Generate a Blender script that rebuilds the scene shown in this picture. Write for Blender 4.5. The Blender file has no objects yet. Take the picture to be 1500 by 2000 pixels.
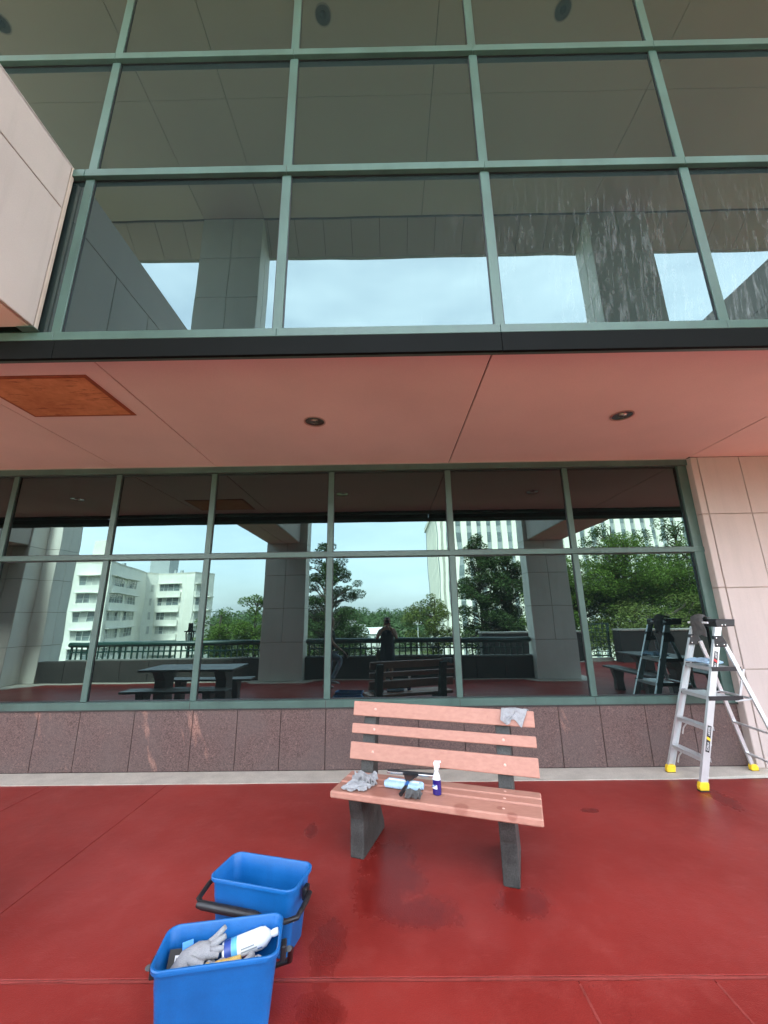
import bpy, bmesh, math, random
from math import sin, cos, pi, radians
from mathutils import Vector, Matrix, Euler, noise
random.seed(7)
S = bpy.context.scene
C = S.collection

# ------------------------------------------------------------------ camera
yaw, pitch, roll, FPX = -0.00707, 0.25260, -0.01314, 775.842
f = Vector((sin(yaw)*cos(pitch), cos(yaw)*cos(pitch), sin(pitch)))
r0 = Vector((cos(yaw), -sin(yaw), 0)); u0 = r0.cross(f)
r = r0*cos(roll)+u0*sin(roll); u = -r0*sin(roll)+u0*cos(roll)
cam = bpy.data.objects.new('camera', bpy.data.cameras.new('camera')); C.objects.link(cam)
cam.matrix_world = Matrix(((r.x, u.x, -f.x, 0), (r.y, u.y, -f.y, 0), (r.z, u.z, -f.z, 1.5), (0, 0, 0, 1)))
cam.data.sensor_width = 36; cam.data.lens = 36*FPX/2000
cam.data.clip_start = .02; cam.data.clip_end = 6000
S.camera = cam

# ------------------------------------------------------------------ sky, sun, exposure
SUN_EL, SUN_AZ = radians(54), radians(-15)      # azimuth from +Y towards +X: behind the building
W = bpy.data.worlds.new('World'); S.world = W; W.use_nodes = True
nt = W.node_tree; nt.nodes.clear()
def wn(t, **k):
    n = nt.nodes.new(t)
    for a, b in k.items(): setattr(n, a, b)
    return n
sky = wn('ShaderNodeTexSky'); sky.sky_type = 'NISHITA'; sky.sun_disc = False
sky.sun_elevation = SUN_EL; sky.sun_rotation = SUN_AZ
sky.air_density = 1.0; sky.dust_density = 3.0; sky.ozone_density = 1.2
tc = wn('ShaderNodeTexCoord'); mp = wn('ShaderNodeMapping'); mp.inputs['Scale'].default_value = (1, 1, 3.2)
nz = wn('ShaderNodeTexNoise'); nz.inputs['Scale'].default_value = 2.3; nz.inputs['Detail'].default_value = 7; nz.inputs['Roughness'].default_value = .58
rp = wn('ShaderNodeValToRGB'); rp.color_ramp.elements[0].position = .34; rp.color_ramp.elements[1].position = .82
mx = wn('ShaderNodeMix', data_type='RGBA')
cl = wn('ShaderNodeMath', operation='MULTIPLY_ADD'); cl.inputs[1].default_value = .34; cl.inputs[2].default_value = .33
bg = wn('ShaderNodeBackground'); bg.inputs['Strength'].default_value = .062
wo = wn('ShaderNodeOutputWorld')
L = nt.links.new
L(tc.outputs['Generated'], mp.inputs['Vector']); L(mp.outputs[0], nz.inputs['Vector']); L(nz.outputs['Fac'], rp.inputs[0])
L(rp.outputs[0], cl.inputs[0]); L(cl.outputs[0], mx.inputs['Factor'])
L(sky.outputs[0], mx.inputs['A']); mx.inputs['B'].default_value = (8.2, 8.6, 9.0, 1)
L(mx.outputs['Result'], bg.inputs['Color']); L(bg.outputs[0], wo.inputs['Surface'])
sl = bpy.data.lights.new('sun', 'SUN'); sl.energy = 1.5; sl.angle = radians(12); sl.color = (1, .95, .87)
so = bpy.data.objects.new('sun', sl); C.objects.link(so)
sd = Vector((sin(SUN_AZ)*cos(SUN_EL), cos(SUN_AZ)*cos(SUN_EL), sin(SUN_EL)))
so.rotation_euler = sd.to_track_quat('Z', 'Y').to_euler(); so.location = (0, 10, 40)
S.view_settings.view_transform = 'Standard'; S.view_settings.look = 'None'
S.view_settings.gamma = 1; S.view_settings.use_curve_mapping = False
S.view_settings.exposure = 4.42
S.cycles.max_bounces = 10; S.cycles.diffuse_bounces = 5; S.cycles.glossy_bounces = 5
S.cycles.transparent_max_bounces = 8; S.cycles.sample_clamp_indirect = 8
S.cycles.use_denoising = True

# ------------------------------------------------------------------ materials
def M(name):
    m = bpy.data.materials.new(name); m.use_nodes = True
    t = m.node_tree; t.nodes.clear()
    o = t.nodes.new('ShaderNodeOutputMaterial')
    return m, t, o
def N(t, typ, ins=None, **k):
    n = t.nodes.new(typ)
    for a, b in k.items(): setattr(n, a, b)
    for a, b in (ins or {}).items():
        if hasattr(b, 'is_output'): t.links.new(b, n.inputs[a])
        else: n.inputs[a].default_value = b
    return n
def col(c): return (c[0], c[1], c[2], 1)
def rampn(t, fac, a, b, ca=(0, 0, 0), cb=(1, 1, 1)):
    n = t.nodes.new('ShaderNodeValToRGB'); t.links.new(fac, n.inputs[0])
    e = n.color_ramp.elements; e[0].position = a; e[1].position = b; e[0].color = col(ca); e[1].color = col(cb)
    return n.outputs[0]
def mixc(t, fac, a, b, bt='MIX'):
    n = t.nodes.new('ShaderNodeMix'); n.data_type = 'RGBA'; n.blend_type = bt
    for s, v in (('Factor', fac), ('A', a), ('B', b)):
        if hasattr(v, 'is_output'): t.links.new(v, n.inputs[s])
        else: n.inputs[s].default_value = v if s == 'Factor' else col(v)
    return n.outputs['Result']
def pos(t): return N(t, 'ShaderNodeNewGeometry').outputs['Position']
def noi(t, vec, scale, detail=4, rough=.55): return N(t, 'ShaderNodeTexNoise', {'Vector': vec, 'Scale': scale, 'Detail': detail, 'Roughness': rough}).outputs['Fac']
def scl(t, vec, s): return N(t, 'ShaderNodeMapping', {'Vector': vec, 'Scale': s}).outputs[0]
def bump(t, h, strength, dist=.01): return N(t, 'ShaderNodeBump', {'Height': h, 'Strength': strength, 'Distance': dist}).outputs[0]
def P(t, o, c, rough, **k):
    d = {'Base Color': c if hasattr(c, 'is_output') else col(c), 'Roughness': rough}; d.update(k)
    n = N(t, 'ShaderNodeBsdfPrincipled', d); t.links.new(n.outputs[0], o.inputs[0]); return n

def plain(name, c, rough=.5, var=.12, vs=6, grain=.0, gs=250, bmp=0, bs=60, metal=0, spec=.5, streak=0, **k):
    """painted / moulded / stone surface: broad blotches, fine grain, slight relief"""
    m, t, o = M(name); p = pos(t)
    a = noi(t, p, vs, 5); g = noi(t, p, gs, 2)
    cc = mixc(t, rampn(t, a, .3, .7), tuple(x*(1-var) for x in c), tuple(min(1, x*(1+var)) for x in c))
    if streak: cc = mixc(t, N(t, 'ShaderNodeMath', {0: rampn(t, noi(t, scl(t, p, (9, 9, .7)), 1.0, 5, .65), .52, .72), 1: streak}, operation='MULTIPLY').outputs[0], cc, tuple(x*.45 for x in c))
    if grain: cc = mixc(t, rampn(t, g, .35, .65), mixc(t, grain, cc, (0, 0, 0)), cc)
    d = {'Metallic': metal, 'Specular IOR Level': spec}
    if bmp: d['Normal'] = bump(t, noi(t, p, bs, 3), bmp, .004)
    rr = N(t, 'ShaderNodeMapRange', {'Value': a, 'From Min': .3, 'From Max': .7, 'To Min': max(.02, rough-.06), 'To Max': min(1, rough+.06)}).outputs[0]
    d.update(k)
    P(t, o, cc, rr, **d); return m

# red painted deck, with damp patches near the bench and the buckets
WET = [(.0, 2.86, .19, .32), (-.06, 2.66, .16, .22), (.14, 2.52, .22, .12), (-.31, 2.30, .08, .20), (-.30, 1.97, .10, .10), (.70, 2.6, .14, .14),
       (-.58, 3.35, .05, .10), (1.55, 3.6, .08, .04), (2.72, 3.75, .10, .2)]
def deck_mat():
    m, t, o = M('red_deck_paint'); p = pos(t)
    big = noi(t, p, .9, 5); mid = noi(t, p, 6, 5, .65); fine = noi(t, p, 220, 2)
    c = mixc(t, rampn(t, big, .35, .68), (.225, .021, .016), (.320, .036, .028))
    c = mixc(t, N(t, 'ShaderNodeMath', {0: rampn(t, mid, .48, .75), 1: .35}, operation='MULTIPLY').outputs[0], c, (.36, .070, .058))
    sc_ = rampn(t, noi(t, scl(t, p, (1.2, 9, 1)), 3.1, 6, .7), .62, .72)
    c = mixc(t, N(t, 'ShaderNodeMath', {0: sc_, 1: .28}, operation='MULTIPLY').outputs[0], c, (.42, .115, .095))
    spk = rampn(t, noi(t, p, 48, 2), .74, .78)
    c = mixc(t, N(t, 'ShaderNodeMath', {0: spk, 1: .5}, operation='MULTIPLY').outputs[0], c, (.10, .012, .010))
    c = mixc(t, rampn(t, fine, .3, .7), mixc(t, .22, c, (.05, .01, .01)), c)
    acc = None
    for (x, y, sx, sy) in WET:
        q = N(t, 'ShaderNodeVectorMath', {0: p, 1: (x, y, 0)}, operation='SUBTRACT').outputs[0]
        q = N(t, 'ShaderNodeVectorMath', {0: q, 1: (1/sx, 1/sy, 0)}, operation='MULTIPLY').outputs[0]
        l = N(t, 'ShaderNodeVectorMath', {0: q}, operation='LENGTH').outputs['Value']
        v = N(t, 'ShaderNodeMapRange', {'Value': l, 'From Min': 1.7, 'From Max': .1}).outputs[0]
        acc = v if acc is None else N(t, 'ShaderNodeMath', {0: acc, 1: v}, operation='MAXIMUM').outputs[0]
    wn_ = noi(t, scl(t, p, (1, .6, 1)), 7, 9, .72)
    wet = N(t, 'ShaderNodeMath', {0: N(t, 'ShaderNodeMath', {0: acc, 1: .80}, operation='MULTIPLY').outputs[0], 1: wn_}, operation='ADD').outputs[0]
    wet = N(t, 'ShaderNodeMapRange', {'Value': wet, 'From Min': .74, 'From Max': 1.06}).outputs[0]
    wetc = N(t, 'ShaderNodeMath', {0: wet, 1: .72}, operation='MULTIPLY').outputs[0]
    c = mixc(t, wetc, c, (.135, .006, .004))
    sheen = N(t, 'ShaderNodeMapRange', {'Value': noi(t, p, 1.6, 4), 'From Min': .3, 'From Max': .7, 'To Min': .30, 'To Max': .46}).outputs[0]
    rg = N(t, 'ShaderNodeMix', {'Factor': wet, 'A': sheen, 'B': .13}).outputs[0]
    h = N(t, 'ShaderNodeMath', {0: noi(t, p, 160, 3), 1: noi(t, p, 22, 3)}, operation='ADD').outputs[0]
    P(t, o, c, rg, **{'Normal': bump(t, h, .30, .004), 'Specular IOR Level': N(t, 'ShaderNodeMapRange', {'Value': wet, 'To Min': .17, 'To Max': .22}).outputs[0]}); return m

def granite_mat():
    m, t, o = M('red_granite'); p = pos(t)
    v = N(t, 'ShaderNodeTexVoronoi', {'Vector': p, 'Scale': 150}).outputs['Color']
    sp = N(t, 'ShaderNodeSeparateColor', {0: v}).outputs[0]
    c = mixc(t, rampn(t, sp, .15, .85), (.078, .048, .043), (.155, .098, .087))
    c = mixc(t, rampn(t, noi(t, p, 34, 4), .62, .74), c, (.23, .145, .13))
    c = mixc(t, rampn(t, noi(t, p, 60, 3), .60, .66), c, (.052, .030, .030))
    c = mixc(t, N(t, 'ShaderNodeMath', {0: rampn(t, noi(t, p, 2.2, 3), .4, .66), 1: .5}, operation='MULTIPLY').outputs[0], c, (.115, .085, .078))
    # pink mineral veins that run down the slabs
    q = N(t, 'ShaderNodeVectorMath', {0: p, 1: N(t, 'ShaderNodeCombineXYZ', {0: N(t, 'ShaderNodeMath', {0: N(t, 'ShaderNodeSeparateXYZ', {0: p}).outputs[2], 1: .33}, operation='MULTIPLY').outputs[0]}).outputs[0]}, operation='ADD').outputs[0]
    vein = rampn(t, noi(t, scl(t, q, (1.75, 1, .42)), 2.0, 5, .6), .60, .67)
    sp2 = rampn(t, sp, .1, .7, (.17, .078, .06), (.38, .21, .165))
    c = mixc(t, N(t, 'ShaderNodeMath', {0: vein, 1: .8}, operation='MULTIPLY').outputs[0], c, sp2)
    P(t, o, c, .42, **{'Normal': bump(t, noi(t, p, 120, 2), .15, .003)}); return m

def glass_mat(name, tint, streaks, haze=.006):
    m, t, o = M(name); p = pos(t)
    lw = N(t, 'ShaderNodeLayerWeight', {'Blend': .5}).outputs['Facing']
    fr = N(t, 'ShaderNodeMath', {0: lw, 1: 5.0}, operation='POWER').outputs[0]
    fr = N(t, 'ShaderNodeMath', {0: fr, 1: .75}, operation='MULTIPLY').outputs[0]
    c = mixc(t, fr, tint, (.9, .95, .95))
    nrm = bump(t, noi(t, scl(t, p, (1, 1, .8)), 1.1, 2), .028, .05)
    g = N(t, 'ShaderNodeBsdfGlossy', {'Color': c, 'Roughness': .0, 'Normal': nrm})
    d = N(t, 'ShaderNodeBsdfDiffuse', {'Color': col((haze*.7, haze, haze))})
    a = N(t, 'ShaderNodeAddShader'); t.links.new(g.outputs[0], a.inputs[0]); t.links.new(d.outputs[0], a.inputs[1])
    if streaks:   # dried soap and water runs on the panes still to be wiped
        sx = N(t, 'ShaderNodeSeparateXYZ', {0: p})
        w = N(t, 'ShaderNodeCombineXYZ', {0: N(t, 'ShaderNodeMath', {0: sx.outputs[2], 1: -.10, 2: sx.outputs[0]}, operation='MULTIPLY_ADD').outputs[0], 1: sx.outputs[1], 2: sx.outputs[2]}).outputs[0]
        s1 = rampn(t, noi(t, scl(t, w, (46, 46, 5)), 1.0, 5, .68), .46, .72)
        s2 = rampn(t, noi(t, scl(t, w, (130, 130, 18)), 1.0, 4, .65), .44, .70)
        s = N(t, 'ShaderNodeMath', {0: N(t, 'ShaderNodeMath', {0: s1, 1: s2}, operation='MULTIPLY').outputs[0], 1: N(t, 'ShaderNodeMath', {0: s1, 1: .35}, operation='MULTIPLY').outputs[0]}, operation='ADD').outputs[0]
        rx = N(t, 'ShaderNodeMapRange', {'Value': sx.outputs[0], 'From Min': -.1, 'From Max': 1.7, 'To Min': 0, 'To Max': 1}).outputs[0]
        rz = N(t, 'ShaderNodeMapRange', {'Value': sx.outputs[2], 'From Min': 4.6, 'From Max': 3.9, 'To Min': 0, 'To Max': 1}).outputs[0]
        patch = rampn(t, noi(t, p, 1.7, 4), .26, .58)
        k = N(t, 'ShaderNodeMath', {0: rx, 1: rz}, operation='MULTIPLY').outputs[0]
        k = N(t, 'ShaderNodeMath', {0: k, 1: patch}, operation='MULTIPLY').outputs[0]
        k = N(t, 'ShaderNodeMath', {0: k, 1: s}, operation='MULTIPLY').outputs[0]
        k = N(t, 'ShaderNodeMath', {0: k, 1: .17}, operation='MULTIPLY').outputs[0]
        ds = N(t, 'ShaderNodeBsdfDiffuse', {'Color': col((.75, .8, .82))})
        mm = N(t, 'ShaderNodeMixShader', {0: k}); t.links.new(a.outputs[0], mm.inputs[1]); t.links.new(ds.outputs[0], mm.inputs[2])
        a = mm
    t.links.new(a.outputs[0], o.inputs[0]); return m

def leaf_mat(name, c1, c2, sc=.5):
    m, t, o = M(name); p = pos(t)
    c = mixc(t, rampn(t, noi(t, p, sc, 4), .35, .65), c1, c2)
    ri = N(t, 'ShaderNodeNewGeometry').outputs['Random Per Island']
    c = mixc(t, N(t, 'ShaderNodeMath', {0: ri, 1: .5}, operation='MULTIPLY').outputs[0], c, tuple(min(1, x*1.6) for x in c2))
    d = N(t, 'ShaderNodeBsdfDiffuse', {'Color': c}); tr = N(t, 'ShaderNodeBsdfTranslucent', {'Color': c})
    a = N(t, 'ShaderNodeMixShader', {0: .35}); t.links.new(d.outputs[0], a.inputs[1]); t.links.new(tr.outputs[0], a.inputs[2])
    t.links.new(a.outputs[0], o.inputs[0]); return m

def wood_paint():
    m, t, o = M('pink_plank'); p = pos(t)
    q = scl(t, p, (3, 9, 9))
    c = mixc(t, rampn(t, noi(t, q, 6, 5), .3, .7), (.405, .188, .138), (.470, .232, .172))
    c = mixc(t, rampn(t, noi(t, p, 30, 4, .7), .66, .78), c, (.33, .14, .10))
    acc = None
    for (x, y, z, s) in ((-.05, 2.83, .43, .085), (.40, 2.62, .43, .045), (.66, 2.52, .43, .03), (.10, 2.75, .43, .03), (.02, 2.82, .43, .05), (.62, 2.60, .43, .025), (-.36, 3.04, .43, .05)):
        l = N(t, 'ShaderNodeVectorMath', {0: p, 1: (x, y, z)}, operation='DISTANCE').outputs['Value']
        v = N(t, 'ShaderNodeMapRange', {'Value': l, 'From Min': s*1.1, 'From Max': s*.75}).outputs[0]
        acc = v if acc is None else N(t, 'ShaderNodeMath', {0: acc, 1: v}, operation='MAXIMUM').outputs[0]
    c = mixc(t, N(t, 'ShaderNodeMath', {0: acc, 1: .6}, operation='MULTIPLY').outputs[0], c, (.26, .085, .058))
    P(t, o, c, .55, **{'Normal': bump(t, noi(t, scl(t, p, (4, 40, 40)), 8, 3), .12, .003)}); return m

def rust_mat():
    m, t, o = M('rusty_steel'); p = pos(t)
    c = mixc(t, rampn(t, noi(t, p, 3.5, 6, .7), .3, .7), (.44, .155, .052), (.74, .34, .155))
    c = mixc(t, rampn(t, noi(t, scl(t, p, (1, 6, 1)), 5, 5, .7), .56, .70), c, (.24, .07, .022))
    P(t, o, c, .8, **{'Normal': bump(t, noi(t, p, 40, 4), .2, .003)}); return m

PINK = (.49, .415, .375)
m_deck = deck_mat(); m_granite = granite_mat()
m_glassL = glass_mat('reflective_glass', (.086, .124, .126), False)
m_glassU = glass_mat('streaked_reflective_glass', (.088, .122, .121), True, .020)
m_clad = plain('pink_cladding', PINK, .6, .07, 1.2, .10, 320, .12, 250, streak=.14)
m_pier = plain('grey_cladding', (.82, .78, .71), .6, .08, 1.2, .10, 320, .12, 250, streak=.15)
m_soff = plain('soffit_paint', (.80, .63, .56), .7, .07, .9, .10, 300, .1, 200)
m_ceil = plain('canopy_paint', (.74, .58, .47), .75, .05, .6, .1, 300)
m_joint = plain('joint_shadow', (.05, .035, .03), .9)
m_joint2 = plain('sealant', (.42, .34, .28), .7)
m_frame = plain('green_frame', (.062, .116, .097), .42, .16, 3.5, .12, 300, spec=.5, streak=.25)
m_dark = plain('dark_flashing', (.006, .007, .007), .7, .1, 3, spec=.08)
m_conc = plain('pale_concrete', (.52, .47, .40), .8, .14, 5, .18, 120, .4, 40)
m_filler = plain('red_joint_filler', (.27, .040, .032), .55, .25, 12, .15, 150, .4, 30)
m_plank = wood_paint()
m_leg = plain('grey_recycled_leg', (.058, .058, .053), .62, .5, 9, .45, 120, .7, 30)
m_bolt = plain('pink_bolt', (.70, .42, .34), .35)
m_blue = plain('blue_plastic', (.002, .116, .37), .45, .12, 7, .10, 260, .10, 60, streak=.22)
m_black = plain('black_plastic', (.014, .014, .016), .42, .2, 20)
m_alu = plain('aluminium', (.62, .63, .63), .38, .06, 6, .05, 300, .1, 90, metal=.55)
m_yellow = plain('yellow_rubber', (.78, .52, .02), .5)
m_bars = plain('label_black', (.02, .02, .02), .5)
m_white = plain('white_label', (.82, .82, .82), .5, .02)
m_red = plain('label_red', (.5, .03, .03), .5)
m_grey = plain('grey_cloth', (.36, .36, .37), .95, .12, 30, .25, 500, .6, 300)
m_dgrey = plain('dark_grey_cloth', (.12, .118, .115), .95, .2, 30, .3, 500, .8, 260)
m_lblue = plain('pale_blue_microfibre', (.42, .62, .80), .95, .15, 40, .25, 400, 1., 200)
m_chrome = plain('bright_steel', (.75, .76, .76), .18, .05, metal=1)
m_sqblue = plain('squeegee_blue', (.02, .12, .36), .4)
m_sponge = plain('yellow_sponge', (.72, .48, .14), .9, .15, 40, .3, 200, .8, 120)
m_lens = plain('lamp_reflector', (.55, .45, .38), .15, .1, metal=1)
m_trim = plain('lamp_trim', (.42, .27, .22), .5)
m_rust = rust_mat()
m_rail = plain('green_railing', (.012, .050, .040), .35, .15, 6)
m_railsill = plain('railing_sill', (.25, .26, .24), .6)
m_parapet = plain('dark_parapet', (.045, .040, .036), .8, .25, 2, .25, 150, .3, 60)
m_table = plain('dark_table', (.11, .10, .09), .45, .2, 6, .2, 150)
m_skin = plain('skin', (.42, .24, .17), .5, .06)
m_hair = plain('dark_hair', (.018, .013, .010), .5, .3, 60)
m_dress = plain('navy_dress', (.010, .014, .034), .85, .2, 12)
m_jeans = plain('pale_jeans', (.22, .30, .38), .85, .25, 10, .2, 300)
m_topb = plain('black_top', (.012, .012, .014), .9)
m_shoe = plain('grey_shoe', (.45, .45, .46), .7)
m_cream = plain('cream_render', (.74, .72, .64), .85, .10, .25, .08, 8, streak=.25)
m_creamd = plain('stained_render', (.50, .48, .40), .85, .25, .6)
m_win = plain('far_window_glass', (.15, .185, .185), .12, .5, .7, spec=.7)  # sky reflection in the panes is put into this lighter base colour
m_winf = plain('white_window_frame', (.6, .6, .54), .6)
m_tower = plain('tower_concrete', (.84, .81, .68), .8, .05, .2)
m_span = plain('grey_spandrel', (.32, .35, .35), .5)
m_bark = plain('bark', (.075, .060, .045), .9, .3, 3, .3, 30, .8, 14)
m_grass = plain('ground_cover', (.075, .095, .04), .95, .4, .02)
m_road = plain('asphalt', (.05, .05, .052), .9, .2, .3)
m_lamp = plain('white_lamp', (.75, .75, .72), .4)
m_tile = plain('grey_roof', (.25, .24, .23), .8, .2, .5)
L1 = leaf_mat('leaf_bright', (.055, .095, .018), (.105, .165, .035), .6)
L2 = leaf_mat('leaf_dark', (.030, .055, .022), (.060, .095, .035), .5)
L3 = leaf_mat('leaf_olive', (.075, .100, .025), (.135, .165, .05), .7)
L4 = leaf_mat('leaf_far', (.050, .085, .040), (.080, .125, .055), .06)

# ------------------------------------------------------------------ mesh helpers
class MB:
    def __init__(s): s.v = []; s.f = []; s.m = []
    def add(s, vs, fs, m=0, X=None):
        b = len(s.v)
        s.v += [tuple(X @ Vector(p)) if X else tuple(p) for p in vs]
        s.f += [tuple(b+i for i in q) for q in fs]; s.m += [m]*len(fs); return s
    def box(s, x0, x1, y0, y1, z0, z1, m=0, X=None):
        return s.add([(x0, y0, z0), (x1, y0, z0), (x1, y1, z0), (x0, y1, z0), (x0, y0, z1), (x1, y0, z1), (x1, y1, z1), (x0, y1, z1)],
              [(3, 2, 1, 0), (4, 5, 6, 7), (0, 1, 5, 4), (1, 2, 6, 5), (2, 3, 7, 6), (3, 0, 4, 7)], m, X)
    def prism(s, poly, a, b, axis='x', m=0, X=None):
        """poly: 2-D outline (counter-clockwise); extruded along axis from a to b"""
        n = len(poly)
        def q(p, h): return {'x': (h, p[0], p[1]), 'y': (p[0], h, p[1]), 'z': (p[0], p[1], h)}[axis]
        vs = [q(p, a) for p in poly]+[q(p, b) for p in poly]
        fs = [tuple(range(n-1, -1, -1)), tuple(range(n, 2*n))]+[(i, (i+1) % n, n+(i+1) % n, n+i) for i in range(n)]
        return s.add(vs, fs, m, X)
    def tube(s, pts, rad, n=8, m=0, X=None, cap=True, flat=1.0):
        pts = [Vector(p) for p in pts]; k = len(pts)
        rs = rad if isinstance(rad, (list, tuple)) else [rad]*k
        vs = []; prev = None
        for i, p in enumerate(pts):
            d = (pts[min(i+1, k-1)]-pts[max(i-1, 0)]).normalized()
            a = Vector((0, 0, 1)) if abs(d.z) < .9 else Vector((1, 0, 0))
            if prev is not None: a = prev
            e1 = (a-d*a.dot(d)).normalized(); e2 = d.cross(e1); prev = e1
            for j in range(n):
                th = 2*pi*j/n; vs.append(p+(e1*cos(th)*flat+e2*sin(th))*rs[i])
        fs = []
        for i in range(k-1):
            for j in range(n): fs.append((i*n+j, i*n+(j+1) % n, (i+1)*n+(j+1) % n, (i+1)*n+j))
        if cap: fs += [tuple(range(n-1, -1, -1)), tuple(range((k-1)*n, k*n))]
        return s.add(vs, fs, m, X)
    def lathe(s, prof, n=20, m=0, X=None, ms=None):
        vs = []; fs = []; mi = []
        for (rr, z) in prof:
            for j in range(n): vs.append((rr*cos(2*pi*j/n), rr*sin(2*pi*j/n), z))
        k = len(prof)
        b = len(s.v)
        for i in range(k-1):
            for j in range(n):
                fs.append((i*n+j, i*n+(j+1) % n, (i+1)*n+(j+1) % n, (i+1)*n+j)); mi.append(ms[i] if ms else m)
        fs.append(tuple(range(n-1, -1, -1))); mi.append(mi[0]); fs.append(tuple(range((k-1)*n, k*n))); mi.append(mi[-2])
        s.add(vs, fs, m, X); s.m[-len(fs):] = mi; return s
    def mesh(s, name, mats):
        me = bpy.data.meshes.new(name); me.from_pydata(s.v, [], s.f)
        for mm in (mats if isinstance(mats, (list, tuple)) else [mats]): me.materials.append(mm)
        me.polygons.foreach_set('material_index', s.m); me.update(); return me
    def build(s, name, mats, parent=None, smooth=False, bevel=0, seg=2, loc=None, rot=None, sub=0):
        o = bpy.data.objects.new(name, s.mesh(name, mats)); C.objects.link(o)
        if parent: o.parent = parent
        if loc: o.location = loc
        if rot: o.rotation_euler = rot
        fin(o, smooth, bevel, seg, sub); return o
def fin(o, smooth=False, bevel=0, seg=2, sub=0):
    if bevel:
        b = o.modifiers.new('bevel', 'BEVEL'); b.width = bevel; b.segments = seg; b.limit_method = 'ANGLE'; b.harden_normals = False
    if sub:
        b = o.modifiers.new('sub', 'SUBSURF'); b.levels = sub; b.render_levels = sub
    if smooth:
        o.data.polygons.foreach_set('use_smooth', [True]*len(o.data.polygons))
        if not sub: o.data.set_sharp_from_angle(angle=radians(40))
def inst(name, me, parent, loc=(0, 0, 0), rot=(0, 0, 0), scale=None):
    o = bpy.data.objects.new(name, me); C.objects.link(o); o.parent = parent; o.location = loc; o.rotation_euler = rot
    if scale: o.scale = scale
    return o
def empty(name, loc=(0, 0, 0), rz=0):
    o = bpy.data.objects.new(name, None); C.objects.link(o); o.location = loc; o.rotation_euler = (0, 0, rz); o.empty_display_size = .1; return o
def tag(o, label, cat, group=None):
    o['label'] = label; o['category'] = cat
    if group: o['group'] = group
    return o
def struct(o, kind='structure'): o['kind'] = kind; return o
def thing(name, label, cat, loc=(0, 0, 0), rz=0, group=None): return tag(empty(name, loc, rz), label, cat, group)
BOX = {}
def box(name, x0, x1, y0, y1, z0, z1, mat, parent=None, bevel=0, smooth=False):
    """box object; alike boxes share their mesh"""
    key = (round(x1-x0, 4), round(y1-y0, 4), round(z1-z0, 4), mat.name, bevel)
    if key not in BOX:
        hx, hy, hz = (x1-x0)/2, (y1-y0)/2, (z1-z0)/2
        me = MB().box(-hx, hx, -hy, hy, -hz, hz).mesh(name, mat)
        if bevel:
            bm = bmesh.new(); bm.from_mesh(me); bmesh.ops.bevel(bm, geom=list(bm.edges), offset=bevel, segments=1, affect='EDGES'); bm.to_mesh(me); bm.free()
        BOX[key] = me
    o = bpy.data.objects.new(name, BOX[key]); C.objects.link(o)
    if parent: o.parent = parent
    o.location = ((x0+x1)/2, (y0+y1)/2, (z0+z1)/2); return o
G = .004     # half a joint

# ------------------------------------------------------------------ ground far below the raised terrace
gnd = MB().add([(-3000, -3000, -9), (3000, -3000, -9), (3000, 3000, -9), (-3000, 3000, -9)], [(0, 1, 2, 3)]).build('ground', m_grass); struct(gnd)
rd = MB().add([(-400, -58, -8.99), (400, -50, -8.99), (400, -42, -8.99), (-400, -50, -8.99)], [(0, 1, 2, 3)]).build('road', m_road); struct(rd)

# ------------------------------------------------------------------ terrace floor
fl = MB().box(-14, 14, -1.6, 4.45, -.5, -.02).box(3.0, 14, -4.7, -1.6, -.5, -.02).box(-14, 8, 4.45, 12, -9, -.02).box(-14, 14, -1.6, 4.45, -9, -.5).build('terrace_floor', m_joint); struct(fl)
def slab(x0, x1, y0, y1): return box('floor_slab', x0+.002, x1-.002, y0+.002, y1-.002, -.02, 0, m_deck, fl, .0015)
xs = [-13.9, -9.6, -6.4, -3.155, -2.065, 13.9]
for a, b in zip(xs, xs[1:]): slab(a, b, 2.139, 4.175)
xs = [-13.9, -9.6, -6.4, -3.155, -.2+.0, 13.9]
for a, b in zip([-13.9, -8.6, -3.155, .775, 1.343], [-8.6, -3.155, .775, 1.343, 13.9]): slab(a, b, -1.0, 2.119)
for a, b in ((-13.9, -8.0), (-8.0, -3.3), (-1.8, 3.2), (4.7, 13.9)): slab(a, b, -1.3, -1.006)
slab(4.7, 13.9, -4.55, -1.306)
box('joint_filler', -13.9, 13.9, 2.1195, 2.1385, -.02, -.0025, m_filler, fl)
# raised, patched sealant bead along the long joint
mb = MB(); n = 240
for i in range(n):
    x0, x1 = -7+14*i/n, -7+14*(i+1)/n
    if noise.noise(Vector((x0*2.2, 3, 1))) < -.28: continue
    h = .0012+.0016*abs(noise.noise(Vector((x0*9, 0, 2)))); w = .008+.006*noise.noise(Vector((x0*5, 7, 0)))
    yc = 2.129+.004*noise.noise(Vector((x0*3, 1, 9)))
    mb.add([(x0, yc-w, .0002), (x1, yc-w, .0002), (x1, yc, h), (x0, yc, h), (x1, yc+w, .0002), (x0, yc+w, .0002)], [(0, 1, 2, 3), (3, 2, 4, 5)])
mb.build('joint_sealant', m_filler, fl)
for xj in (.775, 1.343):
    mb = MB()
    for i in range(60):
        y0, y1 = -.9+3*i/60, -.9+3*(i+1)/60
        if noise.noise(Vector((xj*9, y0*3, 4))) < -.25: continue
        mb.add([(xj-.006, y0, .0003), (xj+.006, y0, .0003), (xj+.004, y1, .002), (xj-.004, y1, .002)], [(0, 1, 2, 3)])
    mb.build('joint_sealant', m_filler, fl)
st = MB(); xq = [-13.9+i*.25 for i in range(112)]
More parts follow.
